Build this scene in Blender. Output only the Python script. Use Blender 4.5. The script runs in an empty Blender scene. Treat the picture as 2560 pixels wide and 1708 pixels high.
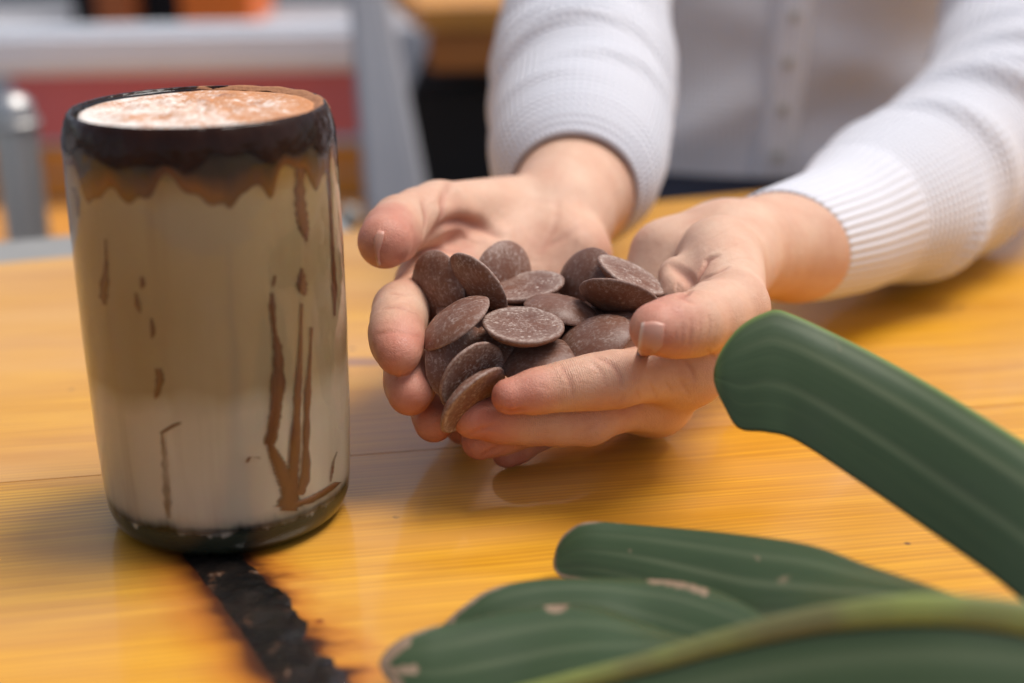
import bpy, bmesh, math, random, os
import numpy as np
from mathutils import Vector, Matrix
random.seed(7); rng = np.random.default_rng(7)
R = math.radians
sc = bpy.context.scene
# ------------------------------------------------------------------ camera
CAM_H, PITCH, FOC = 0.191, R(19.0), 50.0
cd = bpy.data.cameras.new('camera'); cam = bpy.data.objects.new('camera', cd); sc.collection.objects.link(cam)
ROLL = R(.65)
SP, CP = math.sin(PITCH), math.cos(PITCH)
FWD = np.array((0, CP, -SP)); _r, _u = np.array((1., 0, 0)), np.array((0, SP, CP))
RIGHT = _r * math.cos(ROLL) - _u * math.sin(ROLL); UP = _u * math.cos(ROLL) + _r * math.sin(ROLL)
_m = Matrix((RIGHT, UP, -FWD)).transposed().to_4x4(); _m.translation = (0, 0, CAM_H); cam.matrix_world = _m
cd.lens = FOC; cd.sensor_width = 36.0; cd.clip_start = 0.01; cd.clip_end = 500
cd.dof.use_dof = True; cd.dof.focus_distance = 0.440; cd.dof.aperture_fstop = 4.8; cd.dof.aperture_blades = 9
sc.camera = cam
# ------------------------------------------------------------------ daylight
SUN_EL, SUN_AZ = R(66), R(74)          # azimuth measured from +Y towards +X
w = bpy.data.worlds.new('World'); sc.world = w; w.use_nodes = True
nt = w.node_tree; nt.nodes.clear()
sky = nt.nodes.new('ShaderNodeTexSky'); sky.sky_type = 'NISHITA'; sky.sun_disc = False
sky.sun_elevation = SUN_EL; sky.sun_rotation = SUN_AZ; sky.air_density = 1.0; sky.dust_density = 3.0; sky.ozone_density = 1.0
bg = nt.nodes.new('ShaderNodeBackground'); bg.inputs['Strength'].default_value = 0.078
wo = nt.nodes.new('ShaderNodeOutputWorld')
hs = nt.nodes.new('ShaderNodeHueSaturation'); hs.inputs['Saturation'].default_value = .68      # thin even cloud
nt.links.new(sky.outputs[0], hs.inputs['Color']); nt.links.new(hs.outputs[0], bg.inputs[0]); nt.links.new(bg.outputs[0], wo.inputs[0])
sd = bpy.data.lights.new('sun', 'SUN'); sun = bpy.data.objects.new('sun', sd); sc.collection.objects.link(sun)
sd.energy = 1.5; sd.angle = R(28); sd.color = (1.0, 0.965, 0.915)
sdir = Vector((math.sin(SUN_AZ) * math.cos(SUN_EL), math.cos(SUN_AZ) * math.cos(SUN_EL), math.sin(SUN_EL)))
sun.rotation_euler = sdir.to_track_quat('Z', 'Y').to_euler()
sc.view_settings.view_transform = 'Standard'; sc.view_settings.look = 'None'
sc.view_settings.exposure = 0.97; sc.view_settings.gamma = 1.0
sc.render.engine = 'CYCLES'
sc.cycles.max_bounces = 10; sc.cycles.transmission_bounces = 10; sc.cycles.use_denoising = True
sc.cycles.caustics_refractive = True; sc.cycles.caustics_reflective = False

# ------------------------------------------------------------------ helpers
FPX = FOC / 36.0 * 2560
def P(px, py, d):
    """a point d metres along the lens axis, seen at px, py of the photograph"""
    return np.array((0, 0, CAM_H)) + d * ((px - 1280) / FPX * RIGHT - (py - 854) / FPX * UP + FWD)
def PZ(px, py, z=0.0):
    """the point at height z seen at px, py"""
    return P(px, py, (z - CAM_H) / (P(px, py, 1.0)[2] - CAM_H))
def seen(p):
    q = np.asarray(p, float) - np.array((0, 0, CAM_H)); d = q @ FWD
    return 1280 + (q @ RIGHT) / d * FPX, 854 - (q @ UP) / d * FPX
def link(name, me, mat=None, parent=None):
    o = bpy.data.objects.new(name, me); sc.collection.objects.link(o)
    if mat is not None:
        me.materials.append(mat)
    if parent is not None: o.parent = parent
    return o
def smooth(me, on=True):
    me.polygons.foreach_set('use_smooth', [on] * len(me.polygons)); me.update()
def mesh(name, v, f, mat=None, parent=None, sm=True, uv=None):
    me = bpy.data.meshes.new(name)
    me.from_pydata([tuple(map(float, p)) for p in v], [], [tuple(map(int, q)) for q in f])
    if uv is not None:
        l = me.uv_layers.new(name='UVMap')
        idx = np.empty(len(me.loops), dtype=np.int32); me.loops.foreach_get('vertex_index', idx)
        l.data.foreach_set('uv', np.asarray(uv, dtype=np.float32)[idx].ravel())
    if sm: smooth(me)
    return link(name, me, mat, parent)
def tag(o, label=None, cat=None, group=None, kind=None):
    for k, v in (('label', label), ('category', cat), ('group', group), ('kind', kind)):
        if v: o[k] = v
    return o
def empty(name, loc, label, cat, group=None):
    o = bpy.data.objects.new(name, None); sc.collection.objects.link(o); o.location = loc
    return tag(o, label, cat, group)
def at_parent(o, parent):
    """child keeps its world place (parents are only moved, never turned, before this)"""
    o.parent = parent
    loc = Vector((0, 0, 0)); q = parent
    while q is not None:
        loc += Vector(q.location); q = q.parent
    o.location = Vector(o.location) - loc
    return o
def box(name, x0, x1, y0, y1, z0, z1, mat, parent=None, bev=0.004, seg=2):
    bm = bmesh.new(); bmesh.ops.create_cube(bm, size=1.0)
    for v in bm.verts:
        v.co = Vector(((x0 + x1) / 2 + v.co.x * (x1 - x0), (y0 + y1) / 2 + v.co.y * (y1 - y0), (z0 + z1) / 2 + v.co.z * (z1 - z0)))
    if bev: bmesh.ops.bevel(bm, geom=list(bm.edges), offset=bev, segments=seg, affect='EDGES')
    me = bpy.data.meshes.new(name); bm.to_mesh(me); bm.free(); smooth(me, False)
    return link(name, me, mat, parent)
def lathe(name, prof, n=96, mat=None, parent=None, closed=False):
    v, f = [], []
    m = len(prof)
    for i in range(n):
        a = 2 * math.pi * i / n
        for r, z in prof: v.append((r * math.cos(a), r * math.sin(a), z))
    for i in range(n):
        j = (i + 1) % n
        for k in range(m - 1 + (1 if closed else 0)):
            k2 = (k + 1) % m
            f.append((i * m + k, j * m + k, j * m + k2, i * m + k2))
    o = mesh(name, v, f, mat, parent)
    bm = bmesh.new(); bm.from_mesh(o.data); bmesh.ops.remove_doubles(bm, verts=bm.verts, dist=1e-6)
    bmesh.ops.recalc_face_normals(bm, faces=bm.faces); bm.to_mesh(o.data); bm.free(); smooth(o.data)
    return o
def catmull(pts, n):
    """n points evenly along a smooth curve through pts (any number of columns)"""
    p = np.asarray(pts, float); p = np.vstack((2 * p[0] - p[1], p, 2 * p[-1] - p[-2]))
    out = []
    for i in range(1, len(p) - 2):
        for t in np.linspace(0, 1, 24, endpoint=False):
            a, b, c, d = p[i - 1], p[i], p[i + 1], p[i + 2]
            out.append(.5 * (2 * b + (c - a) * t + (2 * a - 5 * b + 4 * c - d) * t * t + (3 * b - a - 3 * c + d) * t ** 3))
    out.append(p[-2]); out = np.array(out)
    s = np.r_[0, np.cumsum(np.linalg.norm(np.diff(out[:, :3], axis=0), axis=1))]
    q = np.linspace(0, s[-1], n)
    return np.stack([np.interp(q, s, out[:, k]) for k in range(out.shape[1])], 1)

# ---- node helpers
def new_mat(name):
    m = bpy.data.materials.new(name); m.use_nodes = True
    return m, m.node_tree, m.node_tree.nodes['Principled BSDF']
class NB:
    def __init__(s, nt): s.nt = nt
    def n(s, t, **k):
        x = s.nt.nodes.new(t)
        for a, b in k.items():
            if hasattr(x, a): setattr(x, a, b)
            else: s.set(x, a, b)
        return x
    def set(s, node, name, val):
        i = node.inputs[name] if not isinstance(name, int) else node.inputs[name]
        if hasattr(val, 'is_output') or isinstance(val, bpy.types.NodeSocket): s.nt.links.new(val, i)
        else: i.default_value = val
    def coord(s, out='Object', scale=(1, 1, 1), rot=(0, 0, 0), loc=(0, 0, 0)):
        tc = s.nt.nodes.new('ShaderNodeTexCoord'); mp = s.nt.nodes.new('ShaderNodeMapping')
        mp.inputs['Scale'].default_value = scale; mp.inputs['Rotation'].default_value = rot; mp.inputs['Location'].default_value = loc
        s.nt.links.new(tc.outputs[out], mp.inputs[0]); return mp.outputs[0]
    def noise(s, vec, scale, detail=4, rough=.55, dist=0.0):
        x = s.nt.nodes.new('ShaderNodeTexNoise'); s.nt.links.new(vec, x.inputs['Vector'])
        x.inputs['Scale'].default_value = scale; x.inputs['Detail'].default_value = detail
        x.inputs['Roughness'].default_value = rough; x.inputs['Distortion'].default_value = dist
        return x.outputs['Fac']
    def vor(s, vec, scale, feature='F1', out='Distance', rnd=1.0):
        x = s.nt.nodes.new('ShaderNodeTexVoronoi'); x.feature = feature; s.nt.links.new(vec, x.inputs['Vector'])
        x.inputs['Scale'].default_value = scale; x.inputs['Randomness'].default_value = rnd
        return x.outputs[out]
    def ramp(s, fac, stops, interp='LINEAR'):
        x = s.nt.nodes.new('ShaderNodeValToRGB'); e = x.color_ramp.elements; x.color_ramp.interpolation = interp
        while len(e) > 1: e.remove(e[-1])
        for i, (p, c) in enumerate(stops):
            c = (c, c, c, 1) if not hasattr(c, '__len__') else (*c, 1)
            if i == 0: e[0].position = p; e[0].color = c
            else:
                k = e.new(p); k.color = c
        s.nt.links.new(fac, x.inputs[0]); return x.outputs[0]
    def mix(s, fac, a, b, mode='MIX'):
        x = s.nt.nodes.new('ShaderNodeMix'); x.data_type = 'RGBA'; x.blend_type = mode
        for i, v in ((0, fac), (6, a), (7, b)):
            if isinstance(v, bpy.types.NodeSocket): s.nt.links.new(v, x.inputs[i])
            elif i == 0: x.inputs[0].default_value = v
            else: x.inputs[i].default_value = (*v, 1)
        return x.outputs[2]
    def math(s, op, a, b=0.0, c=0.0, clamp=False):
        x = s.nt.nodes.new('ShaderNodeMath'); x.operation = op; x.use_clamp = clamp
        for i, v in enumerate((a, b, c)):
            if isinstance(v, bpy.types.NodeSocket): s.nt.links.new(v, x.inputs[i])
            else: x.inputs[i].default_value = v
        return x.outputs[0]
    def sep(s, vec):
        x = s.nt.nodes.new('ShaderNodeSeparateXYZ'); s.nt.links.new(vec, x.inputs[0]); return x.outputs
    def attr(s, name):
        x = s.nt.nodes.new('ShaderNodeAttribute'); x.attribute_name = name; return x.outputs['Fac']
    def bump(s, h, strength, dist, normal=None):
        x = s.nt.nodes.new('ShaderNodeBump'); x.inputs['Strength'].default_value = strength; x.inputs['Distance'].default_value = dist
        s.nt.links.new(h, x.inputs['Height'])
        if normal is not None: s.nt.links.new(normal, x.inputs['Normal'])
        return x.outputs[0]
def plain(name, col, rough=.5, metal=0.0, var=.12, scale=30, bump=0.0, coat=0.0):
    m, t, b = new_mat(name); N = NB(t)
    v = N.coord(); f = N.noise(v, scale, 5)
    c = N.mix(f, [x * (1 - var) for x in col], [min(1, x * (1 + var)) for x in col])
    N.set(b, 'Base Color', c); N.set(b, 'Roughness', rough); N.set(b, 'Metallic', metal); N.set(b, 'Coat Weight', coat)
    if bump: N.set(b, 'Normal', N.bump(f, bump, .002))
    return m

# ------------------------------------------------------------------ materials
YAW = R(9.5)                                   # the table's boards run at this angle to the lens
CRACK = [PZ(515, 1360), PZ(635, 1500), PZ(715, 1610), PZ(785, 1720), PZ(890, 1900)]
def wood_mat(name, seed, crack=True):
    m, t, b = new_mat(name); N = NB(t)
    v = N.coord('Object', (1, 1, 1), (0, 0, -YAW), (seed, seed * .37, 0))
    wob = N.noise(N.coord('Object', (1.3, 5, 1), (0, 0, -YAW), (seed, 0, 0)), 2.0, 3)
    x, y, z = N.sep(v)
    yy = N.math('ADD', y, N.math('MULTIPLY', wob, .014))
    cx = N.n('ShaderNodeCombineXYZ'); N.set(cx, 0, N.math('MULTIPLY', x, .016)); N.set(cx, 1, yy); N.set(cx, 2, 0.0)
    ring = N.noise(cx.outputs[0], 430, 1, .4)                 # annual rings seen as long lines
    fine = N.n('ShaderNodeCombineXYZ'); N.set(fine, 0, N.math('MULTIPLY', x, .025)); N.set(fine, 1, yy)
    fib = N.noise(fine.outputs[0], 900, 3, .65)
    big = N.noise(N.coord('Object', (1.2, 6, 1), (0, 0, -YAW), (seed, 1, 0)), 3.2, 3)
    ln = N.math('SINE', N.math('ADD', N.math('MULTIPLY', yy, 2 * math.pi / .0023), N.math('MULTIPLY', ring, 7.0)))
    ln = N.math('MULTIPLY', N.math('ADD', ln, 1.0), N.math('MULTIPLY', N.ramp(N.noise(N.coord('Object', (1, 4, 1), (0, 0, -YAW), (seed, 2, 0)), 7, 3), [(.35, .1), (.7, 1)]), .26))
    r = N.math('ADD', N.math('ADD', N.math('MULTIPLY', ring, .38), N.math('MULTIPLY', fib, .24)), N.math('MULTIPLY', ln, .55))
    col = N.ramp(r, [(.30, (.54, .225, .007)), (.44, (.68, .318, .010)), (.56, (.77, .385, .015)), (.72, (.83, .45, .028))])
    col = N.mix(N.math('MULTIPLY', N.ramp(big, [(.42, 0), (.70, 1)]), .35), col, (.80, .43, .10))
    tan_ = N.noise(N.coord('Object', (1, 2.6, 1), (0, 0, -YAW), (seed + .4, .3, 0)), 4.6, 3, .55)
    col = N.mix(N.math('MULTIPLY', N.ramp(tan_, [(.45, 0), (.68, 1)]), .42), col, (.62, .33, .13))
    # an old violet stain lying along the grain
    tcs = N.n('ShaderNodeTexCoord'); sx_, sy_, sz_ = N.sep(tcs.outputs['Object']); s0 = PZ(900, 905)
    ds = N.math('ADD', N.math('POWER', N.math('MULTIPLY', N.math('SUBTRACT', sx_, float(s0[0])), 24.0), 2.0), N.math('POWER', N.math('MULTIPLY', N.math('SUBTRACT', sy_, float(s0[1])), 120.0), 2.0))
    col = N.mix(N.math('MULTIPLY', N.ramp(N.math('ADD', ds, N.math('MULTIPLY', fib, .8)), [(.35, 1), (1.3, 0)]), .65), col, (.16, .085, .12))
    # thin dark streaks
    st = N.n('ShaderNodeCombineXYZ'); N.set(st, 0, N.math('MULTIPLY', x, .16)); N.set(st, 1, yy)
    sk = N.noise(st.outputs[0], 60, 2, .5)
    col = N.mix(N.math('MULTIPLY', N.ramp(sk, [(.60, 0), (.70, 1)]), .22), col, (.36, .115, .008))
    # stray specks
    sp = N.vor(N.coord('Object', (1, 1, 1), (0, 0, 0), (seed, seed, 0)), 38)
    pick = N.noise(N.coord(), 25, 1)
    col = N.mix(N.math('MULTIPLY', N.ramp(sp, [(.035, 1), (.06, 0)]), N.ramp(pick, [(.55, 0), (.6, 1)])), col, (.10, .04, .015))
    if crack:
        # scorch that follows the crack: a stain with a shape of its own
        p0, p1 = CRACK[0], CRACK[-1]
        dx, dy = p1[0] - p0[0], p1[1] - p0[1]; L = math.hypot(dx, dy); nx, ny = -dy / L, dx / L
        tc = N.n('ShaderNodeTexCoord'); gx, gy, gz = N.sep(tc.outputs['Object'])
        dd = N.math('ADD', N.math('MULTIPLY', N.math('SUBTRACT', gx, float(p0[0])), nx), N.math('MULTIPLY', N.math('SUBTRACT', gy, float(p0[1])), ny))
        al = N.math('ADD', N.math('MULTIPLY', N.math('SUBTRACT', gx, float(p0[0])), dx / L), N.math('MULTIPLY', N.math('SUBTRACT', gy, float(p0[1])), dy / L))
        nz = N.noise(N.coord('Object', (1, 2.2, 1), (0, 0, -YAW)), 48, 3, .5)
        ad = N.math('ABSOLUTE', dd)
        dist = N.math('ADD', ad, N.math('MULTIPLY', N.math('SUBTRACT', nz, .5), N.ramp(N.math('ADD', dd, .5), [(.497, .007), (.503, .030)])))
        burn = N.ramp(dist, [(.0078, 1), (.0108, .82), (.0155, .45), (.025, .0)])
        on = N.ramp(N.math('ADD', al, .05), [(.03, 0), (.05, 1)])
        burn = N.math('MULTIPLY', burn, on)
        col = N.mix(burn, col, N.mix(N.ramp(dist, [(.0065, 0), (.0145, 1)]), (.014, .006, .004), (.40, .085, .008)))
    N.set(b, 'Base Color', col)
    N.set(b, 'Roughness', .42); N.set(b, 'Specular IOR Level', .3); N.set(b, 'Coat Weight', .62)
    N.set(b, 'Coat Roughness', N.ramp(N.noise(N.coord(), 14, 4), [(.3, .06), (.7, .16)]))
    N.set(b, 'Coat IOR', 1.45)
    N.set(b, 'Normal', N.bump(fib, .12, .0006)); N.set(b, 'Coat Normal', N.bump(N.noise(N.coord(), 22, 2), .05, .002))
    return m
M = {}
M['wood_a'] = wood_mat('varnished_pine', 0.0); M['wood_b'] = wood_mat('varnished_pine_far', 3.3)
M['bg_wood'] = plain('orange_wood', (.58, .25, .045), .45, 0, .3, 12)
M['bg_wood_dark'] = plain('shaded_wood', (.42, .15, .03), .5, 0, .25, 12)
M['white_metal'] = plain('white_painted_metal', (.86, .87, .90), .35, 0, .05, 20)
M['grey_metal'] = plain('grey_painted_metal', (.42, .41, .43), .4, .0, .08, 20)
M['steel'] = plain('brushed_steel', (.33, .315, .29), .5, .3, .1, 60)
M['red'] = plain('red_vinyl', (.60, .15, .16), .45, 0, .1, 15)
M['orange'] = plain('orange_plastic', (.85, .17, .012), .4, 0, .08, 15)
M['dark'] = plain('dark_plastic_and_shade', (.006, .006, .007), .85, 0, .3, 15)
M['ground'] = plain('paved_ground', (.20, .19, .185), .85, 0, .25, 6, .3)
M['wall'] = plain('pale_grey_render', (.34, .34, .35), .8, 0, .1, 4, .2)

def skin_mat():
    m, t, b = new_mat('skin'); N = NB(t)
    v = N.coord()
    red = N.attr('flush')
    n1 = N.noise(v, 70, 4, .6); n2 = N.noise(v, 300, 3, .6)
    f = N.math('ADD', red, N.math('MULTIPLY', N.math('SUBTRACT', n1, .5), .95), clamp=True)
    col = N.ramp(f, [(0, (.69, .445, .31)), (.35, (.63, .35, .232)), (.7, (.56, .245, .165)), (1, (.48, .155, .10))])
    col = N.mix(N.math('MULTIPLY', N.ramp(n2, [(.35, 1), (.6, 0)]), .10), col, (.50, .17, .11))
    cr = N.attr('crease')
    col = N.mix(N.math('MULTIPLY', cr, .8), col, (.36, .10, .065))
    N.set(b, 'Base Color', col)
    N.set(b, 'Roughness', N.ramp(n2, [(.3, .42), (.7, .56)])); N.set(b, 'Specular IOR Level', .42)
    N.set(b, 'Subsurface Weight', .12); N.set(b, 'Subsurface Radius', (1.0, .32, .18)); N.set(b, 'Subsurface Scale', .0035)
    dv = N.vor(N.coord('Object', (1, 1, 1)), 1150, 'DISTANCE_TO_EDGE')
    h = N.math('ADD', N.math('MULTIPLY', N.ramp(dv, [(0, 0), (.12, 1)]), .55), N.math('MULTIPLY', N.noise(v, 700, 3, .6), .7))
    h2 = N.noise(N.coord('Object', (1, 1, 1)), 170, 4, .65, .6)
    nb = N.bump(h, .5, .00030); nb = N.bump(h2, .4, .0009, nb)
    al = N.attr('along'); jw = N.attr('joint')
    wv = N.math('SINE', N.math('ADD', N.math('MULTIPLY', al, 2 * math.pi / .00125), N.math('MULTIPLY', N.noise(v, 220, 2), 9.0)))
    wh = N.math('MULTIPLY', N.math('ABSOLUTE', wv), jw)
    nb = N.bump(wh, .42, .00030, nb)
    N.set(b, 'Normal', nb)
    return m
M['skin'] = skin_mat()
def nail_mat():
    m, t, b = new_mat('finger_nail'); N = NB(t)
    tc = N.n('ShaderNodeTexCoord'); u, v, _ = N.sep(tc.outputs['UV'])
    col = N.ramp(v, [(0, (.54, .25, .18)), (.15, (.58, .30, .22)), (.82, (.55, .265, .195)), (.92, (.68, .45, .36)), (1, (.74, .58, .47))])
    N.set(b, 'Base Color', col); N.set(b, 'Roughness', .40); N.set(b, 'Specular IOR Level', .4)
    N.set(b, 'Subsurface Weight', .1); N.set(b, 'Subsurface Scale', .002)
    return m
M['nail'] = nail_mat()
def choc_mat():
    m, t, b = new_mat('milk_chocolate'); N = NB(t)
    oi = N.n('ShaderNodeObjectInfo'); tc = N.n('ShaderNodeTexCoord')
    va = N.n('ShaderNodeVectorMath', operation='ADD'); N.set(va, 0, tc.outputs['Object'])
    sh = N.n('ShaderNodeVectorMath', operation='SCALE'); cb = N.n('ShaderNodeCombineXYZ')
    N.set(cb, 0, oi.outputs['Random']); N.set(cb, 1, N.math('MULTIPLY', oi.outputs['Random'], 3.7)); N.set(cb, 2, .4)
    N.set(sh, 0, cb.outputs[0]); N.set(sh, 'Scale', 7.0); N.set(va, 1, sh.outputs[0]); v = va.outputs[0]
    base = N.mix(N.math('ADD', N.math('MULTIPLY', N.noise(v, 90, 4), .6), N.math('MULTIPLY', oi.outputs['Random'], .4)), (.095, .034, .018), (.235, .100, .060))
    big = N.noise(v, 160, 3, .6)
    sm_ = N.noise(v, 900, 4, .72)
    # scratches of bloom: stretched noise in two directions
    def stretched(rot, sc_):
        mp = N.n('ShaderNodeMapping'); N.set(mp, 0, v); mp.inputs['Rotation'].default_value = (0, 0, rot); mp.inputs['Scale'].default_value = (1, 7, 1)
        return N.noise(mp.outputs[0], sc_, 3, .6)
    s1 = stretched(.5, 170); s2 = stretched(-.9, 210)
    scr = N.math('MAXIMUM', N.ramp(s1, [(.58, 0), (.68, .8)]), N.ramp(s2, [(.59, 0), (.69, .8)]))
    area = N.ramp(big, [(.36, 0), (.60, 1)])
    speck = N.ramp(sm_, [(.52, 0), (.61, 1)])
    fl = N.ramp(N.vor(v, 330), [(.14, 1), (.24, 0)])
    fl = N.math('MULTIPLY', fl, N.ramp(N.noise(v, 240, 2), [(.46, 0), (.52, 1)]))
    k = N.math('MULTIPLY', N.math('MAXIMUM', speck, scr), N.math('ADD', N.math('MULTIPLY', area, .75), .12))
    edge = N.attr('rimwear')
    k = N.math('MAXIMUM', k, N.math('MULTIPLY', edge, N.ramp(sm_, [(.40, .15), (.62, .95)])))
    k = N.math('MAXIMUM', k, N.math('MULTIPLY', fl, .85))
    dust = N.math('MULTIPLY', area, .14)
    fl_ = N.attr('flatface')
    k = N.math('MULTIPLY', k, N.math('ADD', N.math('ADD', .26, N.math('MULTIPLY', oi.outputs['Random'], .5)), N.math('MULTIPLY', fl_, .62)), clamp=True)
    base = N.mix(dust, base, (.30, .21, .17))
    col = N.mix(N.math('MULTIPLY', k, .92), base, (.52, .42, .36))
    N.set(b, 'Base Color', col); N.set(b, 'Roughness', N.ramp(k, [(0, .40), (.6, .75)])); N.set(b, 'Specular IOR Level', .32)
    nb = N.bump(N.noise(v, 420, 4, .6), .25, .0005); nb = N.bump(sm_, .22, .0003, nb)
    N.set(b, 'Normal', nb)
    return m
M['choc'] = choc_mat()
def knit_mat():
    m, t, b = new_mat('white_knit'); N = NB(t)
    tc = N.n('ShaderNodeTexCoord'); u, v, _ = N.sep(tc.outputs['UV'])       # metres round and along the cloth
    TW = 2 * math.pi
    ru = N.math('SINE', N.math('MULTIPLY', u, TW / .0030)); rv = N.math('SINE', N.math('MULTIPLY', v, TW / .0034))
    rib = N.math('SINE', N.math('MULTIPLY', u, TW / .0042))
    waf = N.math('MULTIPLY', N.math('ADD', ru, 1.0), N.math('ADD', rv, 1.0))
    cuff = N.attr('cuff')
    h = N.n('ShaderNodeMix'); N.set(h, 0, cuff); N.set(h, 2, N.math('MULTIPLY', waf, .25)); N.set(h, 3, N.math('ADD', N.math('MULTIPLY', rib, .26), .34))
    hh = h.outputs[0]
    n = N.noise(N.coord(), 1400, 3); n2 = N.noise(N.coord(), 18, 4)
    col = N.mix(hh, (.62, .61, .65), (.78, .765, .79)); col = N.mix(N.math('MULTIPLY', n2, .15), col, (.76, .73, .74))
    N.set(b, 'Base Color', col); N.set(b, 'Roughness', .9); N.set(b, 'Sheen Weight', .25); N.set(b, 'Sheen Roughness', .5)
    N.set(b, 'Specular IOR Level', .2)
    nb = N.bump(hh, .9, .0013); nb = N.bump(n, .3, .0005, nb); N.set(b, 'Normal', nb)
    return m
M['knit'] = knit_mat()
M['jeans'] = plain('grey_blue_denim', (.060, .068, .105), .9, 0, .2, 200, .3)
M['button'] = plain('pearl_button', (.56, .54, .49), .25, 0, .2, 300)
def leaf_mat():
    m, t, b = new_mat('leaf_blade'); N = NB(t)
    tc = N.n('ShaderNodeTexCoord'); u, v, _ = N.sep(tc.outputs['UV'])       # u along 0..1, v across 0..1
    cb = N.n('ShaderNodeCombineXYZ'); N.set(cb, 0, N.math('MULTIPLY', u, .045)); N.set(cb, 1, v)
    vein = N.noise(cb.outputs[0], 105, 3, .6); vein2 = N.noise(cb.outputs[0], 6, 2)
    pat = N.noise(N.coord(), 40, 4, .6)
    col = N.ramp(vein, [(.30, (.032, .055, .020)), (.55, (.040, .066, .025)), (.75, (.052, .079, .032))])
    col = N.mix(N.math('MULTIPLY', N.ramp(vein2, [(.5, 0), (.7, 1)]), .18), col, (.085, .115, .05))
    col = N.mix(N.math('MULTIPLY', N.ramp(pat, [(.5, 0), (.75, 1)]), .3), col, (.05, .065, .035))
    scar = N.math('MULTIPLY', N.ramp(N.noise(N.coord('Object', (1, 1, 1)), 62, 2), [(.70, 0), (.735, 1)]), N.ramp(pat, [(.45, 0), (.55, 1)]))
    col = N.mix(N.math('MULTIPLY', scar, .6), col, (.23, .17, .10))
    dry = N.attr('dry'); dn = N.noise(N.coord(), 180, 4, .7)
    dk = N.ramp(N.math('ADD', dry, N.math('MULTIPLY', N.math('SUBTRACT', dn, .5), .5)), [(.45, 0), (.62, 1)])
    col = N.mix(dk, col, N.mix(dn, (.10, .05, .025), (.42, .30, .20)))
    col = N.mix(N.math('MULTIPLY', N.attr('vein'), .8), col, (.17, .19, .105))
    yl = N.attr('pale')
    col = N.mix(N.math('MULTIPLY', yl, .75), col, (.22, .30, .07))
    N.set(b, 'Base Color', col); N.set(b, 'Roughness', .42); N.set(b, 'Specular IOR Level', .36)
    nb = N.bump(vein, .08, .0008); N.set(b, 'Normal', nb)
    N.set(b, 'Subsurface Weight', 0.0)
    return m
M['leaf'] = leaf_mat()
def rib_mat():
    m, t, b = new_mat('leaf_midrib'); N = NB(t)
    col = N.mix(N.ramp(N.noise(N.coord(), 26, 3), [(.42, 0), (.62, 1)]), (.25, .285, .075), (.17, .155, .065))
    N.set(b, 'Base Color', N.mix(N.math('MULTIPLY', N.noise(N.coord(), 150, 4), .4), col, (.12, .15, .05))); N.set(b, 'Roughness', .5); N.set(b, 'Specular IOR Level', .3)
    return m
M['midrib'] = rib_mat()
def glass_mat():
    m, t, b = new_mat('blown_glass'); N = NB(t)
    x, y, z = N.sep(N.coord())
    n = N.noise(N.coord('Object', (1, 1, .35)), 110, 3, .6)
    zz = N.math('ADD', z, N.math('MULTIPLY', N.math('SUBTRACT', n, .5), .012))
    zr = N.math('MULTIPLY', zz, 1 / .13)
    col = N.ramp(zr, [(0, (.012, .018, .013)), (.075, (.025, .035, .026)), (.10, (.92, .93, .89)), (.80, (.95, .93, .88)), (.865, (.86, .58, .16)), (.905, (.50, .20, .04)), (.935, (.12, .045, .022))])
    N.set(b, 'Base Color', col); N.set(b, 'Transmission Weight', N.ramp(N.math('MULTIPLY', z, 1 / .13), [(.068, .12), (.080, 1)])); N.set(b, 'Roughness', .02); N.set(b, 'IOR', 1.45); N.set(b, 'Specular IOR Level', .36)
    rough_rim = N.math('MULTIPLY', N.noise(N.coord(), 95, 1), N.ramp(zr, [(.80, 0), (.90, 1)]))
    N.set(b, 'Normal', N.bump(rough_rim, .30, .004, N.bump(N.noise(N.coord(), 45, 3), .10, .004)))
    return m
M['glass'] = glass_mat()
def drink_mat():
    m, t, b = new_mat('iced_coffee'); N = NB(t)
    x, y, z = N.sep(N.coord())
    n = N.noise(N.coord('Object', (1, 1, .8)), 55, 3, .5); big = N.noise(N.coord('Object', (1, 1, .5)), 30, 3, .55)
    streak = N.noise(N.coord('Object', (1, 1, .06)), 120, 3, .6)
    zz = N.math('ADD', z, N.math('MULTIPLY', N.math('SUBTRACT', n, .5), .010))
    col = N.ramp(N.math('MULTIPLY', zz, 1 / .12), [(.08, (.74, .64, .53)), (.30, (.76, .63, .47)), (.365, (.72, .58, .41)), (.43, (.41, .275, .13)), (.60, (.41, .27, .122)), (.90, (.50, .35, .17))])
    col = N.mix(N.math('MULTIPLY', N.ramp(big, [(.4, 0), (.65, 1)]), .40), col, (.52, .40, .25))
    col = N.mix(N.math('MULTIPLY', N.ramp(streak, [(.52, 0), (.72, 1)]), .30), col, (.35, .20, .09))
    N.set(b, 'Base Color', col); N.set(b, 'Roughness', .45); N.set(b, 'Subsurface Weight', .15); N.set(b, 'Subsurface Scale', .004)
    return m
M['drink'] = drink_mat()
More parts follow.
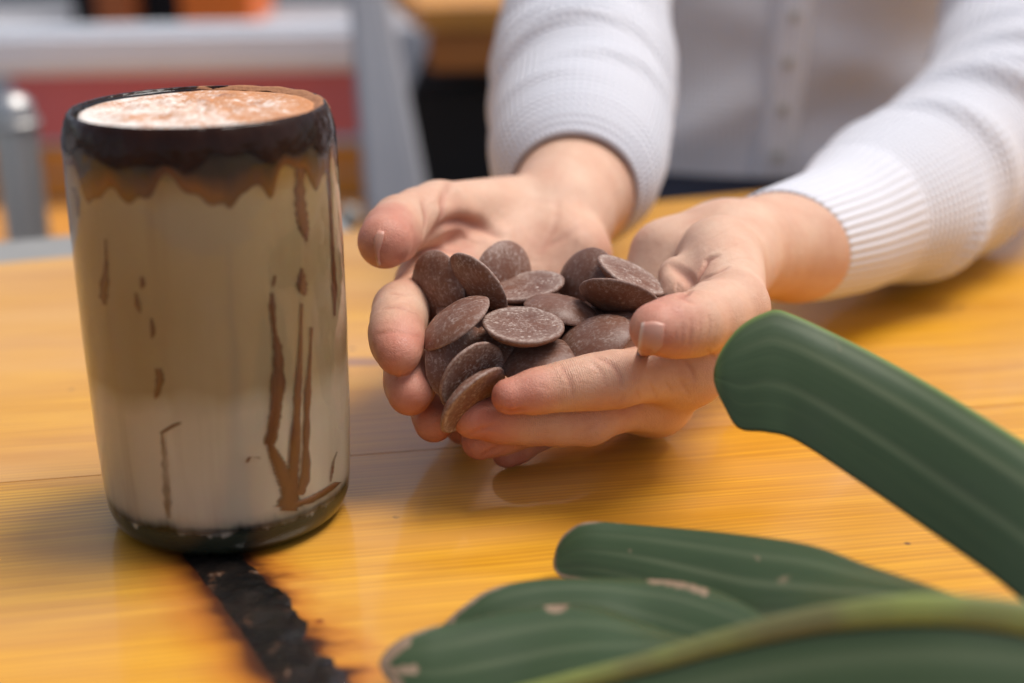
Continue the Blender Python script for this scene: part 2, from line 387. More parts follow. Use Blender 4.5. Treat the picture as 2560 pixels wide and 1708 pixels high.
def foam_mat():
    m, t, b = new_mat('milk_foam_cocoa'); N = NB(t)
    v = N.coord()
    x, y, z = N.sep(v)
    a = N.noise(v, 75, 3, .6); g = N.noise(v, 620, 4, .75)
    bias = N.math('ADD', N.math('MULTIPLY', x, 6.5), N.math('MULTIPLY', y, 4.0))
    k = N.math('ADD', N.math('ADD', N.math('MULTIPLY', a, 1.0), N.math('MULTIPLY', N.math('SUBTRACT', g, .5), 1.5)), bias)
    f = N.ramp(k, [(.30, 0), (.44, .55), (.62, 1)])
    col = N.mix(f, (.86, .78, .70), N.mix(N.noise(v, 300, 3), (.50, .205, .085), (.62, .30, .15)))
    dk = N.ramp(N.noise(N.coord('Object', (1, 1.5, 1), (0, 0, 0), (.31, .2, 0)), 70, 2), [(.64, 0), (.74, 1)])
    col = N.mix(N.math('MULTIPLY', dk, .55), col, (.28, .15, .13))
    N.set(b, 'Base Color', col); N.set(b, 'Roughness', .9); N.set(b, 'Specular IOR Level', .15)
    N.set(b, 'Normal', N.bump(g, .7, .0012))
    return m
M['foam'] = foam_mat()
def syrup_mat(name, c0, c1):
    m, t, b = new_mat(name); N = NB(t)
    n = N.noise(N.coord('Object', (1, 1, .4)), 140, 3)
    c = N.mix(N.attr('thin'), N.mix(n, c0, c1), (.46, .175, .008))
    N.set(b, 'Base Color', c); N.set(b, 'Roughness', .3)
    cv = N.math('ADD', N.attr('cover'), N.math('MULTIPLY', N.math('SUBTRACT', N.noise(N.coord('Object', (1, 1, .4)), 230, 4), .5), 1.0))
    N.set(b, 'Alpha', N.ramp(cv, [(.15, 0), (.55, .72), (.95, .96)]))
    return m
def coat_mat():
    m, t, b = new_mat('sauce_on_rim'); N = NB(t)
    n = N.noise(N.coord('Object', (1, 1, .6)), 130, 3, .5)
    N.set(b, 'Base Color', N.mix(n, (.006, .0022, .0012), (.034, .011, .004))); N.set(b, 'Roughness', .07); N.set(b, 'Specular IOR Level', .18)
    N.set(b, 'Normal', N.bump(N.noise(N.coord(), 170, 1), .3, .0020, N.bump(n, .35, .0030)))
    N.set(b, 'Alpha', N.ramp(N.math('ADD', N.attr('cover'), N.math('MULTIPLY', N.math('SUBTRACT', n, .5), .9)), [(.30, 0), (.60, 1)]))
    return m
M['sauce'] = coat_mat()
M['syrup'] = syrup_mat('chocolate_syrup', (.14, .040, .012), (.25, .085, .028))
M['syrup_dark'] = syrup_mat('chocolate_syrup_thick', (.012, .004, .002), (.060, .018, .005))
M['cocoa'] = plain('cocoa_dust', (.36, .16, .075), .95, 0, .3, 700, .4)
M['dry'] = plain('dried_leaf', (.40, .29, .20), .8, 0, .5, 260, .3)
def char_mat():
    m, t, b = new_mat('charred_resin'); N = NB(t)
    v = N.coord('Object', (1, 1, 1)); n = N.noise(v, 150, 4, .6); n2 = N.noise(v, 70, 3, .6)
    col = N.ramp(n, [(.35, (.004, .004, .004)), (.6, (.014, .010, .008)), (.65, (.085, .038, .02)), (.74, (.30, .22, .16))])
    col = N.mix(N.ramp(n2, [(.50, 1), (.62, 0)]), (.005, .005, .005), col)
    N.set(b, 'Base Color', col); N.set(b, 'Roughness', .3); N.set(b, 'Specular IOR Level', .25); N.set(b, 'Coat Weight', .45); N.set(b, 'Coat Roughness', .05)
    N.set(b, 'Normal', N.bump(n, .8, .002)); N.set(b, 'Coat Normal', N.bump(n2, .35, .003))
    return m
M['char'] = char_mat()

# ------------------------------------------------------------------ ground and the place behind
def sheet(name, x0, x1, y0, y1, z, mat):
    return mesh(name, [(x0, y0, z), (x1, y0, z), (x1, y1, z), (x0, y1, z)], [(0, 1, 2, 3)], mat, None, False)
tag(sheet('ground', -60, 60, -60, 60, -.74, M['ground']), None, None, None, 'structure')
# bench with a white tube frame and a red panel, a few metres behind, left
def seg(p0, p1, r, name, mat, parent, n=20):
    a, b = Vector(p0), Vector(p1); d = b - a
    me = bpy.data.meshes.new(name); bm = bmesh.new()
    bmesh.ops.create_cone(bm, cap_ends=True, segments=n, radius1=r, radius2=r, depth=d.length)
    bm.transform(Matrix.Translation((a + b) / 2) @ d.to_track_quat('Z', 'Y').to_matrix().to_4x4()); bm.to_mesh(me); bm.free(); smooth(me)
    return at_parent(link(name, me, mat), parent)
def bar(p, q, th, dp, name, mat, parent, bev=.004):
    """board between two points seen at its mid height: th tall, dp deep"""
    a, b = Vector(p), Vector(q); d = (b - a); L = d.length; x = d.normalized(); z = Vector((0, 0, 1)); y = z.cross(x).normalized(); z = x.cross(y)
    bm = bmesh.new(); bmesh.ops.create_cube(bm, size=1.0)
    for v in bm.verts: v.co = Vector((v.co.x * L, v.co.y * dp, v.co.z * th))
    if bev: bmesh.ops.bevel(bm, geom=list(bm.edges), offset=bev, segments=2, affect='EDGES')
    m4 = Matrix((x, y, z)).transposed().to_4x4(); m4.translation = (a + b) / 2; bm.transform(m4)
    me = bpy.data.meshes.new(name); bm.to_mesh(me); bm.free(); smooth(me, False)
    return at_parent(link(name, me, mat), parent)
BD = 1.75
bench = empty('bench', P(450, 600, BD), 'white framed bench with a red back panel behind the glass', 'bench')
bench.location.z = -.74
bar(P(-120, 130, BD), P(935, 112, BD), .058, .05, 'top_rail', M['white_metal'], bench, .012)
bar(P(40, 266, BD + .03), P(930, 249, BD + .03), .086, .02, 'red_panel', M['red'], bench, .004)
for k in range(3):
    bar(P(-100, 400 + k * 74, BD + .05), P(930, 392 + k * 74, BD + .05), .034, .02, 'back_slat', M['bg_wood'], bench)
bar(P(-150, 640, BD - .15), P(930, 630, BD - .15), .03, .36, 'seat_board', M['bg_wood'], bench)
for x in (-100, 905):
    a = P(x, 125, BD + .05); bar((a[0], a[1], a[2] - .03), (a[0], a[1], -.74), .04, .04, 'bench_leg', M['white_metal'], bench)
post = empty('metal_post', P(985, 300, 1.35), 'pale grey slanting metal leg standing between the glass and the white sleeve', 'post'); post.location.z = -.74
def taper(t0, t1, w0, w1, dp, name, mat, parent):
    """leaning square tube, w0 wide at t0 and w1 wide at t1"""
    v = []
    for p, w_ in ((t0, w0), (t1, w1)):
        for sx, sy in ((-1, -1), (1, -1), (1, 1), (-1, 1)): v.append((p[0] + sx * w_ / 2, p[1] + sy * dp / 2, p[2]))
    me = mesh(name, v, [(0, 1, 2, 3), (7, 6, 5, 4), (0, 4, 5, 1), (1, 5, 6, 2), (2, 6, 7, 3), (3, 7, 4, 0)], mat, None, False)
    bm = bmesh.new(); bm.from_mesh(me.data); bmesh.ops.recalc_face_normals(bm, faces=bm.faces); bmesh.ops.bevel(bm, geom=list(bm.edges), offset=.006, segments=2, affect='EDGES'); bm.to_mesh(me.data); bm.free()
    return at_parent(me, parent)
ta, tb = P(915, -60, 1.36), P(1008, 560, 1.34); tb2 = tb + (tb - ta) * 2.35; tb2[2] = -.74
taper(ta, tb2, .034, .125, .05, 'post_tube', M['grey_metal'], post)
seg(P(872, 545, 1.30), P(872, 545, 1.33), .012, 'bolt', M['steel'], post)
# the next table: orange top, dark below
TD = 1.62
nt_ = empty('side_table', P(1180, 100, TD), 'orange wooden table with a dark space under it behind the sleeve', 'table'); nt_.location.z = -.74
pa = P(1070, 128, TD); pb = pa + np.array((.62, .07, 0))
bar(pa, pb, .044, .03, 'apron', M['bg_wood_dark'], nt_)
top = mesh('table_top', [pa + (-.005, -.02, .024), pb + (0, -.02, .024), pb + (-.06, .5, .024), pa + (-.10, .5, .024),
                         pa + (-.005, -.02, .05), pb + (0, -.02, .05), pb + (-.06, .5, .05), pa + (-.10, .5, .05)],
           [(0, 3, 2, 1), (4, 5, 6, 7), (0, 1, 5, 4), (1, 2, 6, 5), (2, 3, 7, 6), (3, 0, 4, 7)], M['bg_wood'], None, False); at_parent(top, nt_)
for q in (pa + (.03, .03, 0), pa + (.55, .09, 0), pa + (.0, .42, 0), pa + (.5, .45, 0)):
    bar((q[0], q[1], pa[2] - .02), (q[0], q[1], -.74), .045, .045, 'table_leg', M['dark'], nt_)
c = pa + (.30, .25, 0)  # next: a solid black block added as the shade below the table top
tag(box('under_table_shade', c[0] - .33, c[0] + .3, c[1] - .17, c[1] + .2, -.74, pa[2] - .05, M['dark'], None, .01), 'black block put in as the shade under the orange table behind the sleeve', 'shade block')
# far counter with dark and orange things, and the wall behind
FD = 3.0
pf = P(430, 75, FD)
tag(box('low_counter', pf[0] - 1.4, pf[0] + .62, pf[1] - .02, pf[1] + .5, -.74, pf[2], M['grey_metal'], None, .01), 'grey counter at the back holding the orange and black boxes', 'counter')
def crate(px0, px1, h, dy, mat, name, label):
    a, b = P(px0, 60, FD), P(px1, 60, FD)
    y0 = pf[1] + dy
    e = empty(name, ((a[0] + b[0]) / 2, y0 + .15, pf[2]), label, 'box')
    x0, x1, z0 = a[0], b[0], pf[2] + .001
    for (q0, q1, r0, r1) in ((x0, x1, y0, y0 + .012), (x0, x1, y0 + .288, y0 + .30), (x0, x0 + .012, y0 + .012, y0 + .288), (x1 - .012, x1, y0 + .012, y0 + .288)):
        at_parent(box('side_wall', q0, q1, r0, r1, z0, z0 + h, mat, None, .003), e)
    at_parent(box('bottom', x0 + .012, x1 - .012, y0 + .012, y0 + .288, z0, z0 + .012, mat, None, .002), e)
    at_parent(box('handle_bar', (x0 + x1) / 2 - .05, (x0 + x1) / 2 + .05, y0 - .012, y0 - .0005, z0 + h * .8, z0 + h * .8 + .02, mat, None, .004), e)
    return e
crate(445, 620, .24, .04, M['orange'], 'plastic_crate', 'bright orange box on the far counter above the white rail')
crate(235, 325, .22, .03, plain('burnt_orange', (.42, .10, .02), .5), 'plastic_crate', 'small dark orange box beside the black one on the counter')
crate(165, 232, .26, .06, M['dark'], 'plastic_crate', 'black box left of the dark orange one on the counter')
crate(328, 442, .20, .10, M['dark'], 'plastic_crate', 'black box between the two orange boxes on the counter')
bw = empty('back_wall', (0, 4.2, -.74), 'pale grey wall at the back of the place', 'wall')
at_parent(box('wall_panel', -4.2, 5.5, 4.2, 4.32, -.74, .75, M['wall'], None, .01), bw)
# a steel post with a rounded cap at the left edge
sp_ = empty('steel_bollard', P(22, 400, 1.05), 'shiny steel post with a rounded top at the left edge behind the table', 'post'); sp_.location.z = -.74
q = P(28, 245, 1.05)
M['chrome'] = plain('polished_steel', (.50, .48, .46), .42, .9, .05, 20)
o = lathe('post_shaft', [(0, -.74), (.016, -.74), (.016, q[2] - .012), (.0145, q[2] - .004), (.009, q[2] + .002), (0, q[2] + .004)], 32, M['chrome']); o.location = (q[0], q[1], 0); at_parent(o, sp_)
o = lathe('cap_ring', [(.0162, q[2] - .022), (.0185, q[2] - .022), (.0185, q[2] - .016), (.0162, q[2] - .016)], 32, M['chrome'], None, True); o.location = (q[0], q[1], 0); at_parent(o, sp_)

# ------------------------------------------------------------------ the table
ca, sa = math.cos(YAW), math.sin(YAW)
def tw(s, t):                                   # table axes: s along the boards, t across them
    return (s * ca - t * sa, s * sa + t * ca)
def inv(x, y): return (x * ca + y * sa, -x * sa + y * ca)
table = empty('wooden_table', (0, .4, -.74), 'varnished orange pine table with a black charred crack, under the glass and the hands', 'table')
seam = inv(*PZ(120, 1198)[:2])[1]
E0, E1 = inv(*PZ(90, 650)[:2]), inv(*PZ(1750, 494)[:2])       # the far edge is not quite square to the boards
def far_t(s): return E0[1] + (E1[1] - E0[1]) * (s - E0[0]) / (E1[0] - E0[0])
def plank(t0, t1, mat, name='plank', edge=False):
    s0, s1, th, bv = -.95, 1.15, .034, .00022
    bm = bmesh.new(); bmesh.ops.create_cube(bm, size=1.0)
    for v in bm.verts:
        s = (s0 + s1) / 2 + v.co.x * (s1 - s0); t = (t0 if v.co.y < 0 else (far_t(s) if edge else t1))
        v.co = Vector((*tw(s, t), -th / 2 + v.co.z * th))
    bmesh.ops.bevel(bm, geom=list(bm.edges), offset=bv, segments=2, affect='EDGES')
    me = bpy.data.meshes.new(name); bm.to_mesh(me); bm.free(); smooth(me, False)
    return at_parent(link(name, me, mat), table)
plank(seam - .215, seam - .00008, M['wood_a']); plank(seam + .00008, 0, M['wood_b'], edge=True)
plank(seam - .43, seam - .2156, M['wood_b'])
far = min(far_t(-.95), far_t(1.15))
def slab(name, s0, s1, t0, t1, z0, z1, mat, parent, bev=.002):
    bm = bmesh.new(); bmesh.ops.create_cube(bm, size=1.0)
    for v in bm.verts:
        s = (s0 + s1) / 2 + v.co.x * (s1 - s0); t = (t0 + t1) / 2 + v.co.y * (t1 - t0)
        v.co = Vector((*tw(s, t), (z0 + z1) / 2 + v.co.z * (z1 - z0)))
    bmesh.ops.bevel(bm, geom=list(bm.edges), offset=bev, segments=2, affect='EDGES')
    me = bpy.data.meshes.new(name); bm.to_mesh(me); bm.free(); smooth(me, False)
    o = link(name, me, mat)
    return at_parent(o, parent) if parent is not None else o
q0 = np.array((*tw(-.93, far_t(-.93)), 0)); ed = np.array((*tw(1, (E1[1] - E0[1]) / (E1[0] - E0[0])), 0)); ed /= np.linalg.norm(ed); en = np.array((-ed[1], ed[0], 0))
L = (PZ(885, 575) - q0) @ ed; v = [q0 + ed * a_ + en * b_ + np.array((0, 0, c_)) for c_ in (-.036, -.0015) for a_, b_ in ((0, .0006), (L, .0006), (L, .05), (0, .05))]
at_parent(mesh('metal_edging', v, [(0, 3, 2, 1), (4, 5, 6, 7), (0, 1, 5, 4), (1, 2, 6, 5), (2, 3, 7, 6), (3, 0, 4, 7)], M['steel'], None, False), table)
for s in (-.85, 1.05):
    for t in (seam - .36, far - .06): slab('table_leg', s - .03, s + .03, t - .03, t + .03, -.74, -.0345, M['steel'], table)
# the charred crack: an irregular lumpy strip let into the top
cl = catmull([c[:3] for c in CRACK], 70); v, f, uvs = [], [], []
wl = np.cumsum(rng.normal(0, 1, 70)); wr = np.cumsum(rng.normal(0, 1, 70))
sm3 = lambda a: np.convolve(np.pad(a, 3, 'edge'), np.ones(7) / 7, 'valid')
jag = lambda: sm3(rng.normal(0, 1, 70)) * .0026
jl, jr = jag() * .3, jag() * 1.25
for i in range(70):
    tdir = cl[min(69, i + 1)] - cl[max(0, i - 1)]; tdir /= np.linalg.norm(tdir); nrm = np.array((-tdir[1], tdir[0], 0))
    wd = .0081
    for k in range(11):
        q = k / 10
        off = (-wd + jl[i]) * (1 - q) + (wd + jr[i]) * q
        h = .00055 * math.sin(math.pi * q) * (1 + .6 * math.sin(i * .55 + q * 7) * math.sin(i * .21 - q * 4)) + .00018
        p = cl[i] + nrm * off; v.append((p[0], p[1], h if 0 < k < 10 else .00005))
for i in range(69):
    for k in range(10): f.append((i * 11 + k, i * 11 + k + 1, (i + 1) * 11 + k + 1, (i + 1) * 11 + k))
at_parent(mesh('crack_filling', v, f, M['char']), table)

# ------------------------------------------------------------------ the glass of iced coffee
GX, GY = PZ(580, 1274)[:2]; GS = 1.010
glass = empty('drinking_glass', (GX, GY, 0), 'tall blown glass of layered iced coffee streaked with chocolate syrup', 'glass'); glass.scale = (1, 1, GS)
outer = [(0, .0012), (.020, .0010), (.029, .0004), (.0325, .0010), (.0350, .0035), (.0364, .0075), (.0370, .014), (.0377, .030), (.0383, .060), (.0383, .090), (.0379, .1125), (.0375, .1168)]
rim = [(.0370, .1193), (.0363, .1212), (.0355, .1226), (.0347, .1233), (.0340, .1228), (.0337, .1212)]
inner = [(.0340, .112), (.0345, .090), (.0345, .060), (.0338, .030), (.0330, .0135), (.0318, .0100), (.026, .0084), (0, .0082)]
lathe('glass_wall', outer + rim + inner, 128, M['glass'], glass)
def r_out(z): return np.interp(z, [p[1] for p in outer[4:]], [p[0] for p in outer[4:]])
def r_drink(z): return r_out(z) - .0024
dz = np.linspace(.0112, .1120, 30)
lathe('drink', [(0, .0080), (.026, .0081), (.0318, .0084), (.0334, .0094)] + [(r_drink(z), z) for z in dz] + [(.030, .1130), (0, .1130)], 128, M['drink'], glass)
# foam: a low dome with small lumps, reaching the rim
v, f = [(0, 0, .1237)], []
NR, NA = 22, 96
for i in range(1, NR + 1):
    for j in range(NA):
        r = .0342 * i / NR; a = 2 * math.pi * j / NA
        lump = .0007 * math.sin(r * 420 + 2.1 * math.sin(a * 2 + 1)) * math.cos(a * 3 + r * 150) + rng.normal(0, .00012)
        z = .1237 - .0014 * (i / NR) ** 3 + lump * (1 - (i / NR) ** 4) - (.006 if i == NR else 0)
        v.append((r * math.cos(a), r * math.sin(a), z))
for j in range(NA): f.append((0, 1 + j, 1 + (j + 1) % NA))
for i in range(NR - 1):
    for j in range(NA):
        a, b_ = 1 + i * NA + j, 1 + i * NA + (j + 1) % NA; f.append((a, a + NA, b_ + NA, b_))
mesh('foam', v, f, M['foam'], glass)
# syrup behind the glass: patches laid on the drink, inside the wall
axis_az = math.atan2(0 - GY, 0 - GX)            # towards the lens
def gpt(x, y, lift):
    """angle and height on the glass from a place on its front: x -1..1 across, y height in metres"""
    r = r_out(y) - .0024 + lift
    a = axis_az + math.asin(max(-1, min(1, x)))
    return (r * math.cos(a), r * math.sin(a), y)
def syrup_patch(name, xs, top, bot, mat, lift=.0006):
    """vertical-edged patch: at each x from top(x) down to bot(x)"""
    v, f = [], []; K = 10
    for i, x in enumerate(xs):
        for k in range(K + 1):
            y = top[i] + (bot[i] - top[i]) * k / K
            e = math.sin(math.pi * min(1, max(0, k / K))) ** .4
            v.append(gpt(x, y, lift * (.25 + .75 * e)))
    for i in range(len(xs) - 1):
        for k in range(K): f.append((i * (K + 1) + k, i * (K + 1) + k + 1, (i + 1) * (K + 1) + k + 1, (i + 1) * (K + 1) + k))
    return mesh(name, v, f, mat, glass)
def gz(px, py):
    """photograph place -> (x across -1..1, height) on the front of the glass"""
    lo, hi = 0.0, .125
    for _ in range(40):
        z = (lo + hi) / 2
        # row of the centre front at that height
        rr = r_out(z); sx, sy = math.sin(axis_az), -math.cos(axis_az)
        cx = 0; e0 = seen((GX - rr * sx, GY - rr * sy, z * GS))[0]; e1 = seen((GX + rr * sx, GY + rr * sy, z * GS))[0]
        hw = abs(e1 - e0) / 2; x = max(-.995, min(.995, (px - (e0 + e1) / 2) / hw))
        a = axis_az + math.asin(x); q = np.array((GX + r_out(z) * math.cos(a), GY + r_out(z) * math.sin(a), z * GS))
        row = seen(q)[1]
        if row > py: lo = z
        else: hi = z
    return x, z
def drip(pts, op=1.0, lift=.0007):
    """a run of syrup: list of (px, py, half width px) down the glass"""
    c = catmull([(a, b_, h) for a, b_, h in pts], max(10, len(pts) * 8)); v, f, cv = [], [], []
    n = len(c)
    for i, (a, b_, h) in enumerate(c):
        h = max(.6, h * (1.02 + .16 * math.sin(i * .9 + a) + .05 * rng.normal())); e = min(1, min(i, n - 1 - i) / 3)
        for k, q in enumerate((-1, -.75, -.3, .3, .75, 1)):
            cv.append((1, .55, 0, 0, .55, 1)[k])
            x, z = gz(a + q * h, b_)
            v.append(gpt(x, z, lift * (1 - abs(q) ** 3) + .00012))
    for i in range(n - 1):
        for k in range(5): f.append((i * 6 + k, i * 6 + k + 1, (i + 1) * 6 + k + 1, (i + 1) * 6 + k))
    o = mesh('syrup_drip', v, f, M['syrup'], glass); at_ = o.data.attributes.new('cover', 'FLOAT', 'POINT')
    at_.data.foreach_set('value', np.array([op * (1 - .95 * q) for q in cv], np.float32)); return o
xs = np.linspace(-math.pi, math.pi, 260)
# the dark scalloped band under the rim goes right round
v, f = [], []; K = 8
def scallop(a):
    s = .0145 + .0025 * math.sin(a * 7 + .6) + .0022 * math.sin(a * 13 + 2) + .0012 * math.sin(a * 29)
    for c, wd, dp in ((.17, .065, .0065), (.48, .05, .003), (-.42, .13, .0025), (-.95, .10, .003), (1.5, .1, .004), (2.6, .12, .005)):
        s += dp * math.exp(-((a - c) / wd) ** 2)
    return s
for i, a in enumerate(xs):
    zt, zb = .1170, .1215 - scallop(a)
    for k in range(K + 1):
        z = zt + (zb - zt) * k / K; r = r_out(z) - .0024 + .0010 * math.sin(math.pi * min(1, .1 + .9 * k / K)) ** .5
        v.append((r * math.cos(axis_az + a), r * math.sin(axis_az + a), z))
for i in range(len(xs) - 1):
    for k in range(K): f.append((i * 9 + k, i * 9 + k + 1, (i + 1) * 9 + k + 1, (i + 1) * 9 + k))
o = mesh('syrup_band', v, f, M['syrup_dark'], glass)
at_ = o.data.attributes.new('thin', 'FLOAT', 'POINT'); at_.data.foreach_set('value', np.array([max(0, (k % 9) / 8 - .40) / .60 * (.75 + .25 * math.sin(k // 9 * .21)) for k in range(len(v))], np.float32))
at_ = o.data.attributes.new('cover', 'FLOAT', 'POINT'); at_.data.foreach_set('value', np.array([1.3 if k % 9 < 6 else (1.0, .72, .1)[k % 9 - 6] for k in range(len(v))], np.float32))
for pts in (
    [(735, 420, 14), (735, 500, 18), (742, 560, 17), (752, 605, 4)],
    [(810, 330, 6), (815, 480, 5), (822, 620, 6), (826, 720, 8), (826, 790, 4)],
    [(264, 600, 2), (265, 660, 5), (261, 715, 13), (260, 745, 12), (262, 764, 4)],
    [(350, 695, 4), (352, 712, 7), (351, 725, 3)], [(336, 735, 3), (341, 765, 8), (346, 784, 3)],
    [(662, 735, 5), (663, 770, 10), (668, 830, 6), (676, 880, 14), (676, 960, 20), (668, 1050, 22), (655, 1115, 16)],
    [(655, 1110, 8), (672, 1150, 22), (690, 1190, 26), (705, 1230, 28), (705, 1280, 30)],
    [(738, 672, 5), (738, 715, 16), (745, 740, 6)], [(737, 760, 5), (734, 860, 6), (728, 960, 12), (722, 1060, 14), (715, 1180, 18), (712, 1250, 20)],
    [(762, 820, 6), (760, 880, 5), (752, 980, 10), (748, 1100, 11), (745, 1190, 16), (730, 1240, 16)],
    [(389, 925, 8), (393, 950, 11), (387, 985, 8), (383, 1000, 3)],
    [(398, 1086, 7), (415, 1075, 9), (432, 1065, 9), (444, 1060, 4)],
    [(398, 1085, 4), (405, 1150, 10), (410, 1230, 13), (414, 1300, 9)],
    [(600, 1160, 4), (607, 1148, 5), (622, 1147, 5), (632, 1150, 3)],
    [(812, 1205, 4), (816, 1180, 7), (822, 1150, 5), (830, 1130, 3)], [(670, 690, 3), (668, 705, 5), (664, 720, 2)],
    [(372, 800, 3), (376, 830, 6), (374, 850, 2)], [(190, 470, 12), (196, 500, 9), (198, 545, 3)], [(700, 1270, 40), (770, 1245, 26), (835, 1205, 10)],
): drip(pts, .42 if pts[0] in ((398, 1085, 4), (190, 470, 12), (812, 1205, 4)) else 1.0)
# dark sauce clinging to the lip: over the top and a little way down the outside, uneven at its lower edge
v, f, cv = [], [], []; NS = 220; K = 15
for i in range(NS):
    a = 2 * math.pi * i / NS
    low = .1128 + .0016 * math.sin(a * 5 + 1) + .0014 * math.sin(a * 11 + 2) + .0008 * math.sin(a * 23)
    prof_ = [(.0339, .1226), (.0343, .1233), (.0349, .1235), (.0356, .1228), (.0364, .1213)] + [(float(np.interp(z, [.1125, .1168, .1193, .1212], [.0379, .0375, .0370, .0363])), z) for z in np.linspace(.1203, low, 10)]
    for k, (r, z) in enumerate(prof_):
        lump = .00022 + .00022 * math.sin(a * 31 + k * 1.1) * math.sin(a * 17 + k) + .00012 * math.sin(a * 53 + k * 2.3)
        v.append(((r + max(.00006, lump)) * math.cos(a), (r + max(.00006, lump)) * math.sin(a), z + (.0002 if k in (1, 2, 3) else 0))); cv.append(1.3 if k < 8 else 1.3 - 1.3 * (k - 7) / 7)
for i in range(NS):
    for k in range(K - 1): f.append((i * K + k, i * K + k + 1, ((i + 1) % NS) * K + k + 1, ((i + 1) % NS) * K + k))
o = mesh('rim_sauce', v, f, M['sauce'], glass); at_ = o.data.attributes.new('cover', 'FLOAT', 'POINT'); at_.data.foreach_set('value', np.array(cv, np.float32))
# cocoa spilled over the right of the rim
v, f = [], []
for i in range(50):
    q_ = i / 49; wq = min(1, q_ / .12) ** .6 * min(1, (1 - q_) / .62) ** .9
    a = axis_az + R(58) + R(140) * q_
    for k, (r, z) in enumerate(((.0318, .1228), (.0335, .1236), (.0347, .1240), (.0357, .1233), (.0366, .1216))):
        r = .0350 + (r - .0350) * (.15 + .85 * wq)
        e = .0008 * math.sin(math.pi * i / 49) ** .6 * (.8 + .2 * math.sin(i * .9 + k)) - .0004 + rng.normal(0, .00006)
        v.append((r * math.cos(a), r * math.sin(a), z - .0004 + e))
for i in range(49):
    for k in range(4): f.append((i * 5 + k, i * 5 + k + 1, (i + 1) * 5 + k + 1, (i + 1) * 5 + k))
mesh('cocoa_dusting', v, f, M['cocoa'], glass)

# ------------------------------------------------------------------ the person
FINE = float(os.environ.get('SDF_FINE', '.00072'))
def axis(a0, a1, b0, b1, fine, c0, c1):
    """spacing: fine in [a0,a1], twice as wide in [b0,b1], coarse out to [c0,c1]"""
    core = np.arange(a0, a1, fine); mid0 = np.arange(a0 - 2 * fine, b0, -2 * fine)[::-1]; mid1 = np.arange(core[-1] + 2 * fine, b1, 2 * fine)
    def grow(s, e, st, sg):
        out = []; x = s
        while (e - x) * sg > 0: st = min(st * 1.35, .016); x += sg * st; out.append(x)
        return np.array(out)
    f0 = mid0[0] if len(mid0) else core[0]; f1 = mid1[-1] if len(mid1) else core[-1]
    return np.concatenate((grow(f0, c0, 2 * fine, -1)[::-1], mid0, core, mid1, grow(f1, c1, 2 * fine, 1)))
GXs = axis(-.058, .094, -.058, .145, FINE, -.12, .50); GYs = axis(.385, .555, .385, .66, FINE, .36, 1.22); GZs = axis(.0, .092, -.002, .115, FINE, -.30, .50)
SH = (len(GXs), len(GYs), len(GZs))
BIG = 1.0
def win(lo, hi, m):
    r = []
    for g, a, b in zip((GXs, GYs, GZs), lo, hi):
        i = max(0, np.searchsorted(g, a - m) - 1); j = min(len(g), np.searchsorted(g, b + m) + 1); r.append(slice(i, j))
    return tuple(r)
def d_cone(w_, a, b, r1, r2, flat=None):
    a = np.asarray(a, np.float32); b = np.asarray(b, np.float32); ba = b - a; L2 = float(ba @ ba) + 1e-12
    X = GXs[w_[0]].astype(np.float32)[:, None, None]; Y = GYs[w_[1]].astype(np.float32)[None, :, None]; Z = GZs[w_[2]].astype(np.float32)[None, None, :]
    px, py, pz = X - a[0], Y - a[1], Z - a[2]
    t = np.clip((px * ba[0] + py * ba[1] + pz * ba[2]) / L2, 0, 1)
    qx, qy, qz = px - t * ba[0], py - t * ba[1], pz - t * ba[2]
    if flat is not None:      # squash along a direction: (unit vector, factor < 1 makes it thinner there)
        n, k = np.asarray(flat[0], np.float32), flat[1]; n = n / np.linalg.norm(n)
        dn = qx * n[0] + qy * n[1] + qz * n[2]; e = (1 / k - 1)
        qx, qy, qz = qx + dn * e * n[0], qy + dn * e * n[1], qz + dn * e * n[2]
    d = np.sqrt(qx * qx + qy * qy + qz * qz) - (r1 + (r2 - r1) * t)
    if flat is not None: d *= .5 * (1 + flat[1])
    return d.astype(np.float32)
def smin(a, b, k):
    h = np.maximum(k - np.abs(a - b), 0) / k
    return np.minimum(a, b) - h * h * k * .25
def add(F, a, b, r1, r2, k, flat=None):
    lo = np.minimum(a, b) - max(r1, r2); hi = np.maximum(a, b) + max(r1, r2); w_ = win(lo, hi, k + .012)
    F[w_] = smin(F[w_], d_cone(w_, a, b, r1, r2, flat), k)
def J(l): return [(P(x, y, d), r) for x, y, d, r in l]
